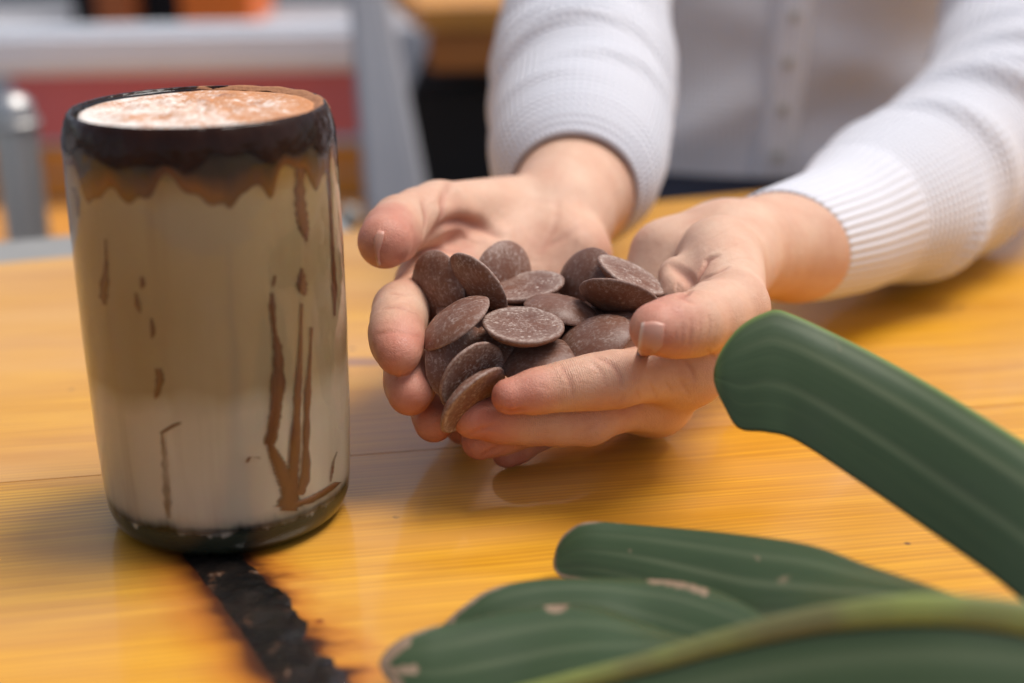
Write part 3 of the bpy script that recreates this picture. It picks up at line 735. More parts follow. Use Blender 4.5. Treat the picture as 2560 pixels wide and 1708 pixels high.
HANDS = {
 'first': dict(      # the hand on the photograph's left
  elbow=[P(1447, 450, .605), P(1458, 180, .695), P(1464, 20, .755), P(1475, -150, .83), np.array((.035, .95, .28))], er=[.0255, .029, .031, .034, .040], wrist=(P(1405, 528, .565), .0215),
  fingers=[
   J([(1078, 712, .505, .0105), (1003, 775, .466, .0086), (991, 832, .446, .0079), (996, 884, .4335, .0068)]),
   J([(1135, 775, .512, .0108), (1052, 865, .474, .0085), (1028, 935, .452, .0078), (1025, 983, .4385, .0070)]),
   J([(1195, 845, .517, .0105), (1110, 940, .484, .0080), (1092, 1005, .464, .0074), (1085, 1056, .451, .0064)]),
   J([(1262, 900, .518, .0098), (1180, 1000, .495, .0066), (1160, 1040, .482, .0062), (1155, 1070, .472, .0054)])],
  thumb=J([(1268, 522, .548, .0125), (1095, 530, .512, .0104), (1000, 562, .490, .0094), (962, 604, .468, .0090)]),
  hypo=(P(1432, 640, .535), P(1290, 800, .525), .0150, .0105)),
 'second': dict(     # the hand on the photograph's right
  elbow=[P(1990, 608, .555), P(2100, 585, .582), P(2230, 530, .622), P(2400, 430, .68), P(2520, 270, .74), P(2570, 0, .80), np.array((.335, .93, .30))], er=[.0205, .022, .026, .031, .034, .036, .042], wrist=(P(1840, 625, .520), .0185),
  fingers=[
   J([(1722, 918, .450, .0104), (1535, 948, .432, .0082), (1410, 966, .429, .0067), (1274, 991, .4245, .0055)]),
   J([(1640, 988, .463, .0086), (1470, 1050, .4445, .0073), (1325, 1055, .443, .0066), (1184, 1046, .4360, .0064)]),
   J([(1640, 1000, .478, .0092), (1440, 1036, .457, .0070), (1300, 1064, .4525, .0064), (1199, 1104, .449, .0058)]),
   J([(1610, 985, .492, .0088), (1400, 1050, .476, .0060), (1312, 1098, .468, .0052), (1264, 1134, .4635, .0046)])],
  thumb=J([(1800, 648, .486, .0150), (1832, 772, .447, .0108), (1730, 812, .4225, .0088), (1640, 822, .4135, .0078)]),
  hypo=(P(1665, 640, .512), P(1600, 850, .505), .0132, .0110), extra=[(P(1692, 690, .474), P(1712, 750, .464), .0060, .0075)]),
}
SDF = np.full(SH, BIG, np.float32)
for key, H in HANDS.items():
    PALM = np.full(SH, BIG, np.float32)
    wp, wr_ = H['wrist']; hp0, hp1, hr0, hr1 = H['hypo']
    el = H['elbow']; er = H['er']
    add(PALM, wp, el[0], wr_, er[0], .012)
    for i in range(len(el) - 1): add(PALM, el[i], el[i + 1], er[i], er[i + 1], .012)
    # upper arm to the shoulder, inside the cardigan
    sh_ = np.array((.03, 1.13, .41)) if key == 'first' else np.array((.35, 1.12, .41))
    add(PALM, el[-1], sh_, er[-1], .05, .02)
    th = H['thumb']; fi = H['fingers']
    # the palm: one ray to each knuckle, webs between the knuckles, heel on the little-finger side
    for q, f_ in enumerate(fi):
        w0 = wp * (.72 - .02 * q) + (hp0 * (.28 + .02 * q) if q > 1 else th[0][0] * .28)
        add(PALM, w0, f_[0][0], .0135, f_[0][1], .010)
    for q in range(3): add(PALM, fi[q][0][0], fi[q + 1][0][0], .0090, .0085, .008)
    add(PALM, hp0, hp1, hr0, hr1, .010)
    for a_, b_, r1_, r2_ in H.get('extra', []): add(PALM, a_, b_, r1_, r2_, .008)
    # each digit blends with the palm on its own, so neighbouring fingers keep a crease between them
    for q, f_ in enumerate(fi + [th]):
        is_th = q == 4
        pts = np.array([p for p, r in f_]); rr = max(r for p, r in f_)
        w_ = win(pts.min(0) - rr, pts.max(0) + rr, .014)
        F = np.full(SH, BIG, np.float32)[w_]
        ks = .0045
        for i in range(3):
            F = smin(F, d_cone(w_, f_[i][0], f_[i + 1][0], f_[i][1], f_[i + 1][1]), ks)
        # fuller pads between the joints
        for i in range(1, 3):
            m_ = .5 * (f_[i][0] + f_[i + 1][0]); r_ = .5 * (f_[i][1] + f_[i + 1][1])
            F = smin(F, d_cone(w_, m_, m_ + 1e-5, r_ * 1.03, r_ * 1.03), .004)
        comb = smin(F, PALM[w_], .006 if is_th else .0075)
        SDF[w_] = smin(SDF[w_], comb, .0012)
    SDF[:] = smin(SDF, PALM, .0008)
    del PALM
# chest and shoulders, wholly under the cardigan
TQ = np.array((.19, 1.05, 0.0))
for (a, b, r1, r2) in ((TQ + (0, 0, -.24), TQ + (0, .07, .26), .095, .10), (TQ + (-.15, .10, .41), TQ + (.15, .10, .41), .05, .05), (TQ + (-.06, .06, .2), TQ + (-.13, .11, .39), .09, .06), (TQ + (.06, .06, .2), TQ + (.13, .11, .39), .09, .06)):
    add(SDF, a, b, r1, r2, .03)

def nets(F):
    """surface nets on the uneven grid"""
    neg = F < 0
    c = np.zeros(tuple(n - 1 for n in F.shape), np.uint8)
    sl = lambda o, n: slice(o, n - 1 + o)
    for dx in (0, 1):
        for dy in (0, 1):
            for dz in (0, 1):
                c += neg[sl(dx, F.shape[0]), sl(dy, F.shape[1]), sl(dz, F.shape[2])]
    act = np.argwhere((c > 0) & (c < 8)).astype(np.int32)
    idm = np.full(c.shape, -1, np.int32); idm[act[:, 0], act[:, 1], act[:, 2]] = np.arange(len(act))
    acc = np.zeros((len(act), 3)); cnt = np.zeros(len(act))
    co = [(x, y, z) for x in (0, 1) for y in (0, 1) for z in (0, 1)]
    for a in range(8):
        for b in range(a + 1, 8):
            A, B = co[a], co[b]
            if sum(abs(A[i] - B[i]) for i in range(3)) != 1: continue
            fa = F[act[:, 0] + A[0], act[:, 1] + A[1], act[:, 2] + A[2]].astype(float); fb = F[act[:, 0] + B[0], act[:, 1] + B[1], act[:, 2] + B[2]].astype(float)
            m = (fa < 0) != (fb < 0); t = np.where(m, fa / np.where(m, fa - fb, 1), 0)
            p = np.array(A)[None] + t[:, None] * (np.array(B) - np.array(A))[None]
            acc[m] += p[m]; cnt[m] += 1
    g = act + acc / cnt[:, None]
    V = np.stack([np.interp(g[:, i], np.arange(len(q)), q) for i, q in enumerate((GXs, GYs, GZs))], 1)
    Q = []
    for ax in range(3):
        n0 = np.take(neg, range(F.shape[ax] - 1), ax); n1 = np.take(neg, range(1, F.shape[ax]), ax)
        e = np.argwhere(n0 != n1); u, v = (ax + 1) % 3, (ax + 2) % 3
        ok = (e[:, u] > 0) & (e[:, v] > 0) & (e[:, u] < F.shape[u] - 1) & (e[:, v] < F.shape[v] - 1); e = e[ok]
        s = n0[e[:, 0], e[:, 1], e[:, 2]]
        def at(du, dv):
            k = e.copy(); k[:, u] += du; k[:, v] += dv; return idm[k[:, 0], k[:, 1], k[:, 2]]
        q = np.stack((at(-1, -1), at(0, -1), at(0, 0), at(-1, 0)), 1); q[~s] = q[~s][:, ::-1]; Q.append(q)
    return V, np.concatenate(Q)
def v_normals(V, Q):
    n = np.cross(V[Q[:, 2]] - V[Q[:, 0]], V[Q[:, 3]] - V[Q[:, 1]]); N_ = np.zeros_like(V)
    for k in range(4):
        for ax in range(3): N_[:, ax] += np.bincount(Q[:, k], n[:, ax], len(V))
    return N_ / (np.linalg.norm(N_, axis=1, keepdims=True) + 1e-20)
BV, BQ = nets(SDF)
def relax(V, Q, it, lam):
    e = np.concatenate([Q[:, [0, 1]], Q[:, [1, 2]], Q[:, [2, 3]], Q[:, [3, 0]]]); i, j = e[:, 0], e[:, 1]
    deg = np.bincount(i, minlength=len(V)) + np.bincount(j, minlength=len(V))
    for s in range(it):
        L = np.stack([(np.bincount(i, V[j, a], len(V)) + np.bincount(j, V[i, a], len(V))) / np.maximum(deg, 1) for a in range(3)], 1) - V
        V = V + (lam if s % 2 == 0 else -lam * 1.02) * L
    return V
BV = relax(BV, BQ, 6, .5)
CAMP = np.array((0, 0, CAM_H))
def sample(p):
    r = []
    for g, k in zip((GXs, GYs, GZs), range(3)):
        i = np.clip(np.searchsorted(g, p[:, k]) - 1, 0, len(g) - 2); r.append((i, np.clip((p[:, k] - g[i]) / (g[i + 1] - g[i]), 0, 1)))
    (i, a), (j, b), (k, c) = r; o = 0
    for dx in (0, 1):
        for dy in (0, 1):
            for dz in (0, 1): o = o + SDF[i + dx, j + dy, k + dz] * (a if dx else 1 - a) * (b if dy else 1 - b) * (c if dz else 1 - c)
    return o
TT = np.arange(.38, .66, .0004)
def on_skin(px, py):
    """the first place on the skin along a sight line, or None"""
    d0 = P(px, py, 1.0) - CAMP
    s = sample(CAMP[None] + TT[:, None] * d0[None]); h = np.argmax(s < 0)
    if s[h] >= 0: return None
    t = TT[h] - .0004 * (s[h] / (s[h] - s[h - 1] - 1e-12) if h else 0)
    return CAMP + t * d0
CREASES = [   # (points in the photograph, width mm, depth mm, colour 0..1)
 ([(1402, 912), (1420, 943), (1428, 965), (1430, 990)], .8, .35, .45), ([(1490, 893), (1528, 912), (1549, 940), (1553, 966)], .9, .4, .5), ([(1478, 905), (1505, 935), (1512, 965)], .7, .2, .25),
 ([(1712, 902), (1729, 923), (1736, 950)], .9, .4, .4), ([(1766, 875), (1790, 897)], .8, .35, .4),
 ([(1734, 715), (1748, 690), (1764, 659), (1769, 649), (1789, 641)], 1.4, 1.5, .8), ([(1700, 744), (1720, 728), (1734, 715)], 1.3, 1.2, .7), ([(1734, 715), (1715, 690), (1680, 664)], 2.0, 1.6, .55),
 ([(1759, 697), (1792, 682), (1815, 669)], 1.1, .8, .5), ([(1700, 742), (1731, 757)], .9, .6, .4),
 ([(1709, 815), (1706, 835), (1705, 858)], .5, .18, .3), ([(1728, 800), (1727, 830), (1724, 866)], .55, .22, .35), ([(1750, 795), (1752, 825), (1743, 855)], .5, .2, .3), ([(1770, 790), (1776, 815), (1768, 845)], .5, .18, .25), ([(1690, 820), (1690, 850)], .45, .12, .2),
 ([(1842, 560), (1800, 585), (1752, 610)], .5, .12, .15), ([(1870, 600), (1820, 620), (1790, 640)], .5, .12, .15), ([(1890, 650), (1850, 645), (1815, 655)], .5, .12, .15),
 ([(1057, 500), (1064, 543), (1059, 580)], 1.5, .9, .6), ([(1118, 458), (1106, 504), (1105, 537), (1087, 573), (1064, 604), (1036, 634)], 1.5, 1.1, .75),
 ([(1080, 588), (1115, 560), (1154, 554), (1192, 565), (1243, 588)], 2.2, 2.0, .8), ([(1034, 642), (1077, 624), (1115, 627), (1154, 637)], 1.3, .7, .5), ([(1032, 655), (1080, 660), (1110, 662)], 1.0, .5, .35),
 ([(954, 774), (1000, 770), (1046, 788)], .8, .3, .35), ([(975, 734), (1026, 737)], .9, .35, .35), ([(938, 838), (990, 830), (1048, 842)], .8, .25, .25),
 ([(1396, 509), (1383, 573), (1345, 637)], 1.5, .4, .25), ([(1450, 560), (1400, 600), (1340, 625)], 1.2, .3, .25),
 ([(1161, 1093), (1204, 1074), (1245, 1064)], .9, .4, .4), ([(1202, 1143), (1235, 1123), (1252, 1112)], .9, .4, .4), ([(1240, 1020), (1275, 1029), (1310, 1024)], .8, .35, .4),
 ([(1450, 1085), (1470, 1072), (1485, 1060)], .8, .3, .2), ([(1560, 990), (1550, 1005)], .7, .25, .2), ([(1590, 975), (1600, 1000)], .6, .2, .2), ([(1625, 960), (1640, 990)], .6, .2, .2), ([(1660, 945), (1680, 980)], .6, .2, .2), ([(1700, 950), (1722, 985)], .6, .2, .2),
]
BN = v_normals(BV, BQ)
crease = np.zeros(len(BV)); disp = np.zeros(len(BV))
for pts, wd, dp, cw in CREASES:
    q = catmull([(a, b, 0.0) for a, b in pts], 26) if len(pts) > 1 else pts
    w3 = [on_skin(a, b) for a, b, _ in q]; w3 = np.array([p for p in w3 if p is not None])
    if len(w3) < 3: continue
    lo, hi = w3.min(0) - .008, w3.max(0) + .008
    m = np.where(((BV > lo) & (BV < hi)).all(1))[0]
    if not len(m): continue
    D = np.linalg.norm(BV[m][:, None] - w3[None], axis=2); k = D.argmin(1); dmin = D[np.arange(len(m)), k]
    fade = np.sin(np.pi * np.clip((k + 2) / (len(w3) + 3), 0, 1)) ** .5
    g = np.exp(-(dmin / (wd * .001)) ** 2) * fade
    disp[m] = np.maximum(disp[m], g * dp * .001); crease[m] = np.maximum(crease[m], g * cw)
    disp[m] -= np.exp(-((dmin - wd * .0022) / (wd * .0012)) ** 2) * fade * dp * .00022     # a soft swelling either side
BV = BV - BN * disp[:, None]
flush = np.full(len(BV), .14)
for H in HANDS.values():
    for f_ in H['fingers'] + [H['thumb']]:
        tip = f_[3][0]; dq = np.linalg.norm(BV - tip, axis=1); flush = np.maximum(flush, .95 * np.exp(-(dq / .017) ** 2))
        for k in (1, 2):
            dq = np.linalg.norm(BV - f_[k][0], axis=1); flush = np.maximum(flush, .50 * np.exp(-(dq / .013) ** 2))
for p, s, r in ((on_skin(1120, 600), .55, .018), (on_skin(1500, 610), .35, .014), (on_skin(1380, 620), .35, .016), (on_skin(1745, 690), .45, .009), (P(1560, 980, .44), .42, .03), (P(1640, 960, .45), .40, .025)):
    if p is not None: flush = np.maximum(flush, s * np.exp(-(np.linalg.norm(BV - p, axis=1) / r) ** 2))
person = empty('person', (.19, 1.0, -.74), 'seated person in a white knit cardigan cupping chocolate pieces in both hands', 'person')
me = bpy.data.meshes.new('body')
me.vertices.add(len(BV)); me.vertices.foreach_set('co', BV.astype(np.float32).ravel())
me.loops.add(BQ.size); me.polygons.add(len(BQ)); me.loops.foreach_set('vertex_index', BQ.astype(np.int32).ravel())
me.polygons.foreach_set('loop_start', np.arange(0, BQ.size, 4, dtype=np.int32))
me.update(calc_edges=True); me.validate()
along = np.zeros(len(BV)); joint = np.zeros(len(BV))
for H in HANDS.values():
    for f_ in H['fingers'] + [H['thumb']]:
        for k in (1, 2):
            t_ = f_[k + 1][0] - f_[k - 1][0]; t_ = t_ / np.linalg.norm(t_); dv_ = BV - f_[k][0]; a_ = dv_ @ t_; rd = np.linalg.norm(dv_ - a_[:, None] * t_, axis=1)
            g_ = np.exp(-(a_ / .0055) ** 2) * (rd < f_[k][1] * 1.7); m_ = g_ > joint; joint[m_] = g_[m_]; along[m_] = a_[m_]
for nm, arr in (('flush', flush), ('crease', crease), ('along', along), ('joint', joint)):
    at_ = me.attributes.new(nm, 'FLOAT', 'POINT'); at_.data.foreach_set('value', arr.astype(np.float32))
smooth(me); body = at_parent(link('body', me, M['skin']), person)
tag(body, 'bare hands and forearms cupped palms up')
# nails: thin curved plates seated on the finger ends
def nail(outline, name='nail', lift=.00022):
    """outline: two edges (root to tip) as photograph places, laid on the skin and raised a little"""
    A, B = (catmull([(x, y, 0.0) for x, y in e], 9) for e in outline); v, f, uv = [], [], []
    for i in range(9):
        for k in range(9):
            q = k / 8; a = A[i] * (1 - q) + B[i] * q; p = on_skin(a[0], a[1])
            if p is None: return None
            n_ = BN[np.argmin(((BV - p) ** 2).sum(1))]
            e = min(1, 4.5 * min(q, 1 - q)); e2 = min(1, .25 + 1.2 * i / 8)
            v.append(p + n_ * (lift * e * e2 + .00010 * math.sin(math.pi * q) + (.00005))); uv.append((q, i / 8))
    v = np.array(v)
    for _ in range(2):
        g = v.reshape(9, 9, 3).copy(); h = g.copy(); h[1:-1, 1:-1] = .5 * g[1:-1, 1:-1] + .125 * (g[:-2, 1:-1] + g[2:, 1:-1] + g[1:-1, :-2] + g[1:-1, 2:]); v = h.reshape(-1, 3)
    for i in range(8):
        for k in range(8): f.append((i * 9 + k, i * 9 + k + 1, (i + 1) * 9 + k + 1, (i + 1) * 9 + k))
    o = mesh(name, v, f, M['nail'], None, True, uv); at_parent(o, person)
    s = o.modifiers.new('thickness', 'SOLIDIFY'); s.thickness = .0005; s.offset = -1
    return o
nail(([(1661, 811), (1635, 804), (1606, 808)], [(1656, 862), (1630, 886), (1594, 888)]))
nail(([(947, 577), (936, 600), (940, 630), (947, 660)], [(961, 580), (956, 606), (946, 634), (949, 661)]))

# ---- cardigan: the front, two sleeves, buttons
def tube(name, path, rings, around, rad, fold=None, mat=None, parent=None, cuff_len=.0, urad=.035, skew=0.0, open_in=True):
    """sleeve along path; rad(t) -> radius; fold(t, a) -> extra; the cuff end turns inwards so the cloth has a hem"""
    c = catmull(path, rings); v, f, uv, cu = [], [], [], []
    s = np.r_[0, np.cumsum(np.linalg.norm(np.diff(c, axis=0), axis=1))]
    up = np.array((0, 0, 1.0)); rows = []
    T = np.gradient(c, axis=0); T /= np.linalg.norm(T, axis=1, keepdims=True)
    x = np.cross(up, T[0]); x /= np.linalg.norm(x)
    for i in range(rings):
        x = x - T[i] * (x @ T[i]); x /= np.linalg.norm(x); y = np.cross(T[i], x); rows.append((c[i], x.copy(), y, s[i]))
    first = rows[0]
    inner_rows = [(c[0] + T[0] * q, rows[0][1], rows[0][2], q) for q in (.012, .006, .002)] if open_in else []
    allr = [(r, .74 if k == 0 else (.78 if k == 1 else .88)) for k, r in enumerate(inner_rows)] + [((c[0] - T[0] * .0008, first[1], first[2], -.001), .96)] + [(r, 1.0) for r in rows]
    for (p, X, Y, sv), k in allr:
        t = max(0, sv) / s[-1]; r0 = rad(t)
        for a in range(around + 1):
            an = 2 * math.pi * a / around
            r = r0 * k + (fold(t, an) if fold and k == 1.0 else 0)
            sk_ = skew * math.exp(-(max(0, sv) / .022) ** 2) * (.5 + .5 * math.cos(an - .55)) if skew else 0
            v.append(p + X * r * math.cos(an) + Y * r * math.sin(an) - T[0] * sk_); uv.append((an * urad, sv)); cu.append(1.0 if sv < cuff_len else max(0, 1 - (sv - cuff_len) / .006))
    n = around + 1
    for i in range(len(allr) - 1):
        for a in range(around): f.append((i * n + a, (i + 1) * n + a, (i + 1) * n + a + 1, i * n + a + 1))
    o = mesh(name, v, f, mat, None, True, uv)
    at_ = o.data.attributes.new('cuff', 'FLOAT', 'POINT'); at_.data.foreach_set('value', np.array(cu, np.float32))
    bm = bmesh.new(); bm.from_mesh(o.data); bmesh.ops.recalc_face_normals(bm, faces=bm.faces); bm.to_mesh(o.data); bm.free(); smooth(o.data)
    return at_parent(o, parent) if parent is not None else o
def folds(seed, amp, lo=.0, pleats=()):
    g = np.random.default_rng(seed); ks = [(g.uniform(.05, .95), g.uniform(0, 2 * math.pi), g.uniform(.010, .026), g.uniform(.5, 1.1), g.uniform(-.5, .5), g.uniform(.8, 1.7)) for _ in range(26)]
    def f(t, a):
        o = 0
        for t0, a0, wd, am, sk, sp in ks:
            da = (a - a0 + math.pi) % (2 * math.pi) - math.pi
            o += am * math.exp(-((t - t0 - sk * .06 * da) / wd) ** 2) * math.exp(-(da / sp) ** 2)
        for t0, a0, wd, am, sk, sp in pleats:        # pleats: steep towards the cuff, gentle towards the shoulder
            da = (a - a0 + math.pi) % (2 * math.pi) - math.pi; q = t - t0 - sk * da
            o += am * math.exp(-(q / (wd if q < 0 else wd * 3.2)) ** 2) * math.exp(-(da / sp) ** 2)
        return amp * (o - .4) * min(1, max(lo, t * 9))
    return f
c1 = P(1434, 480, .588)
pR = [c1, P(1450, 330, .640), P(1458, 180, .695), P(1464, 20, .755), P(1475, -150, .83), (.035, .98, .28), (.03, 1.12, .40)]
cardigan = None
def sleeve_r1(t): return float(np.interp(t, [0, .012, .03, .06, .12, .3, .45, .6, .8, 1], [.0272, .0325, .0370, .0405, .0435, .0455, .048, .053, .06, .075]))
pL = [P(1992, 609, .555), P(2090, 577, .582), P(2200, 522, .615), P(2320, 455, .660), P(2440, 370, .700), P(2530, 230, .742), P(2570, 0, .800), (.335, .96, .30), (.345, 1.10, .40)]
def sleeve_r2(t): return float(np.interp(t, [0, .03, .08, .16, .27, .4, .55, .7, 1], [.0232, .0262, .0310, .0390, .0455, .0485, .051, .057, .072]))
# front of the cardigan: one sheet from hem to shoulder, closed round the back
RT, AT = 90, 128; v, f, uv, cu = [], [], [], []
g = np.random.default_rng(5); wr2 = [(g.uniform(-.18, .40), g.uniform(math.pi * 1.1, math.pi * 1.9), g.uniform(.012, .03), g.uniform(.3, 1), g.uniform(-.12, .12), g.uniform(.25, .7)) for _ in range(34)]
for i in range(RT):
    z = -.014 + .49 * i / (RT - 1)
    rx = float(np.interp(z, [-.1, 0, .15, .32, .42, .48], [.165, .160, .172, .182, .165, .08])); ry = float(np.interp(z, [-.1, 0, .15, .3, .42, .48], [.125, .125, .135, .14, .115, .07]))
    for a in range(AT + 1):
        an = 2 * math.pi * a / AT
        o = 0
        for z0, a0, wd, am, sk, sp in wr2:
            da = (an - a0 + math.pi) % (2 * math.pi) - math.pi
            o += am * math.exp(-((z - z0 - sk * da) / wd) ** 2) * math.exp(-(da / sp) ** 2)
        o *= .010
        v.append((TQ[0] + (rx + o) * math.cos(an), TQ[1] + .32 * max(0, z) + (ry + o) * math.sin(an), z)); uv.append((an * .15, z)); cu.append(1.0 if z < .02 else 0.0)
n = AT + 1
for i in range(RT - 1):
    for a in range(AT): f.append((i * n + a, i * n + a + 1, (i + 1) * n + a + 1, (i + 1) * n + a))
cardigan = mesh('cardigan', v, f, M['knit'], None, True, uv)
at_ = cardigan.data.attributes.new('cuff', 'FLOAT', 'POINT'); at_.data.foreach_set('value', np.array(cu, np.float32))
at_parent(cardigan, person)
tube('sleeve', pR, 300, 84, sleeve_r1, folds(3, .0036, .0, ((.125, 1.5, .005, 1.5, .008, 1.3), (.150, 1.75, .004, 1.3, -.006, 1.1), (.200, 1.3, .006, 1.6, .01, 1.0), (.085, 2.0, .004, .9, .012, .8), (.055, 1.2, .004, .7, -.01, .7), (.235, 1.9, .005, 1.2, .0, .9), (.175, .6, .005, 1.0, .01, .6))), M['knit'], cardigan, -1, .035)
tube('sleeve', pL, 320, 84, sleeve_r2, folds(11, .0040, .0, ((.16, 1.9, .005, 1.0, .01, .8), (.24, 2.2, .006, 1.5, .02, .9), (.285, 2.4, .005, 1.4, .03, .8), (.32, 2.3, .006, 1.7, .03, .9), (.36, 2.5, .005, 1.5, .02, .9), (.40, 2.3, .006, 1.5, .01, .9), (.44, 2.6, .006, 1.6, -.01, 1.0), (.50, 2.4, .008, 1.4, -.02, 1.0), (.12, 3.6, .005, 1.1, -.02, .6), (.20, 3.5, .006, 1.2, -.02, .7))), M['knit'], cardigan, .055, .030, .020)
# placket and its buttons down the front
def front(x, z):
    rx = float(np.interp(z, [-.1, 0, .15, .32, .42, .48], [.165, .160, .172, .182, .165, .08])); ry = float(np.interp(z, [-.1, 0, .15, .3, .42, .48], [.125, .125, .135, .14, .115, .07]))
    return np.array((TQ[0] + x, TQ[1] + .32 * max(0, z) - ry * math.sqrt(max(0, 1 - (x / rx) ** 2)), z))
v, f, uv = [], [], []
for i in range(60):
    z = -.013 + .45 * i / 59
    x0 = -.016 + .012 * (z / .1)
    for k, (dx, dy) in enumerate(((-.0125, .001), (-.012, -.0055), (-.006, -.0066), (0, -.0068), (.006, -.0066), (.012, -.0055), (.0125, .001))):
        p = front(x0 + dx, z); p[1] += dy - .004; v.append(p); uv.append((dx, z))
for i in range(59):
    for k in range(6): f.append((i * 7 + k, i * 7 + k + 1, (i + 1) * 7 + k + 1, (i + 1) * 7 + k))
o = mesh('placket', v, f, M['knit'], None, True, uv); at_ = o.data.attributes.new('cuff', 'FLOAT', 'POINT'); at_.data.foreach_set('value', np.ones(len(v), np.float32)); at_parent(o, cardigan)
bm = bmesh.new(); bmesh.ops.create_cone(bm, cap_ends=True, segments=28, radius1=.0038, radius2=.0033, depth=.0024)
for s in (-1, 1):
    for s2 in (-1, 1):
        bmesh.ops.create_cone(bm, cap_ends=True, segments=8, radius1=.0007, radius2=.0007, depth=.0028, matrix=Matrix.Translation((s * .0014, s2 * .0014, 0)))
bme = bpy.data.meshes.new('button'); bm.to_mesh(bme); bm.free(); bme.materials.append(M['button'])
for k, z in enumerate((.002, .031, .060, .089, .118, .147, .176)):
    p = front(-.016 + .012 * (z / .1), z); b_ = bpy.data.objects.new('button', bme); sc.collection.objects.link(b_)
    b_.location = (p[0], p[1] - .0115, z); b_.rotation_euler = (R(90), 0, 0); at_parent(b_, cardigan)
# lap in jeans
v, f = [], []
for s in (0, 1):
    base = len(v); x0 = TQ[0] + (-.09 if s == 0 else .09)
    for i in range(12):
        y = TQ[1] + .06 - .30 * i / 11
        for a in range(24):
            an = 2 * math.pi * a / 24; v.append((x0 + .085 * math.cos(an) * (1 - .1 * i / 11), y, -.165 + .075 * math.sin(an) * (1 - .1 * i / 11)))
    for i in range(11):
        for a in range(24): f.append((base + i * 24 + a, base + (i + 1) * 24 + a, base + (i + 1) * 24 + (a + 1) % 24, base + i * 24 + (a + 1) % 24))
base = len(v)
for i in range(6):
    for a in range(48):
        an = 2 * math.pi * a / 48; v.append((TQ[0] + .157 * math.cos(an), TQ[1] + .122 * math.sin(an), -.20 + .20 * i / 5))
for i in range(5):
    for a in range(48): f.append((base + i * 48 + a, base + i * 48 + (a + 1) % 48, base + (i + 1) * 48 + (a + 1) % 48, base + (i + 1) * 48 + a))
at_parent(mesh('trousers', v, f, M['jeans']), person)
# ------------------------------------------------------------------ chocolate pieces
def disc_mesh(seed, D=.0252, H=.0051):
    g = np.random.default_rng(seed); Rr = D / 2; NAa = 64
    ph = g.uniform(0, 6.28, 4)
    # from the flat side's centre (z 0, slightly dished) over the lip to the top of the dome
    prof = [(0, -.0), (.45, .00005), (.80, .00002), (.92, -.00018), (.965, -.00020), (.988, -.00005), (1.0, .00030), (1.0, .00065), (.985, .00105), (.95, .0016), (.88, .0025), (.76, .0036), (.60, .0046), (.42, .0053), (.22, .0057), (0, .00585)]
    v, f, wear, flat_ = [], [], [], []
    for k, (r, z) in enumerate(prof):
        for a in range(NAa):
            an = 2 * math.pi * a / NAa
            w_ = 1 + .012 * math.sin(2 * an + ph[0]) + .008 * math.sin(3 * an + ph[1]) + .005 * math.sin(7 * an + ph[2]) + .003 * math.sin(13 * an + ph[3])
            rr = r * Rr * (1 + (w_ - 1) * r)
            zz = z * H / .00585 + (.00012 * math.sin(an * 3 + ph[1] + r * 5) * r + g.normal(0, .000025)) * (0 < k < len(prof) - 1)
            v.append((rr * math.cos(an), rr * math.sin(an), zz)); flat_.append(1.0 if k <= 3 else 0.0); wear.append(1.0 if 3 <= k <= 7 else (.35 if k in (2, 8) else 0.0))
    for k in range(len(prof) - 1):
        for a in range(NAa): f.append((k * NAa + a, (k + 1) * NAa + a, (k + 1) * NAa + (a + 1) % NAa, k * NAa + (a + 1) % NAa))
    me = bpy.data.meshes.new('chocolate_disc'); me.from_pydata(v, [], f)
    at_ = me.attributes.new('rimwear', 'FLOAT', 'POINT'); at_.data.foreach_set('value', np.array(wear, np.float32))
    at_ = me.attributes.new('flatface', 'FLOAT', 'POINT'); at_.data.foreach_set('value', np.array(flat_, np.float32))
    bm = bmesh.new(); bm.from_mesh(me); bmesh.ops.remove_doubles(bm, verts=bm.verts, dist=1e-7); bmesh.ops.recalc_face_normals(bm, faces=bm.faces); bm.to_mesh(me); bm.free(); smooth(me)
    me.materials.append(M['choc']); return me
DM = [disc_mesh(20 + k) for k in range(5)]
def U(u, v): return (850 + u / 1.867, 380 + v / 1.867)
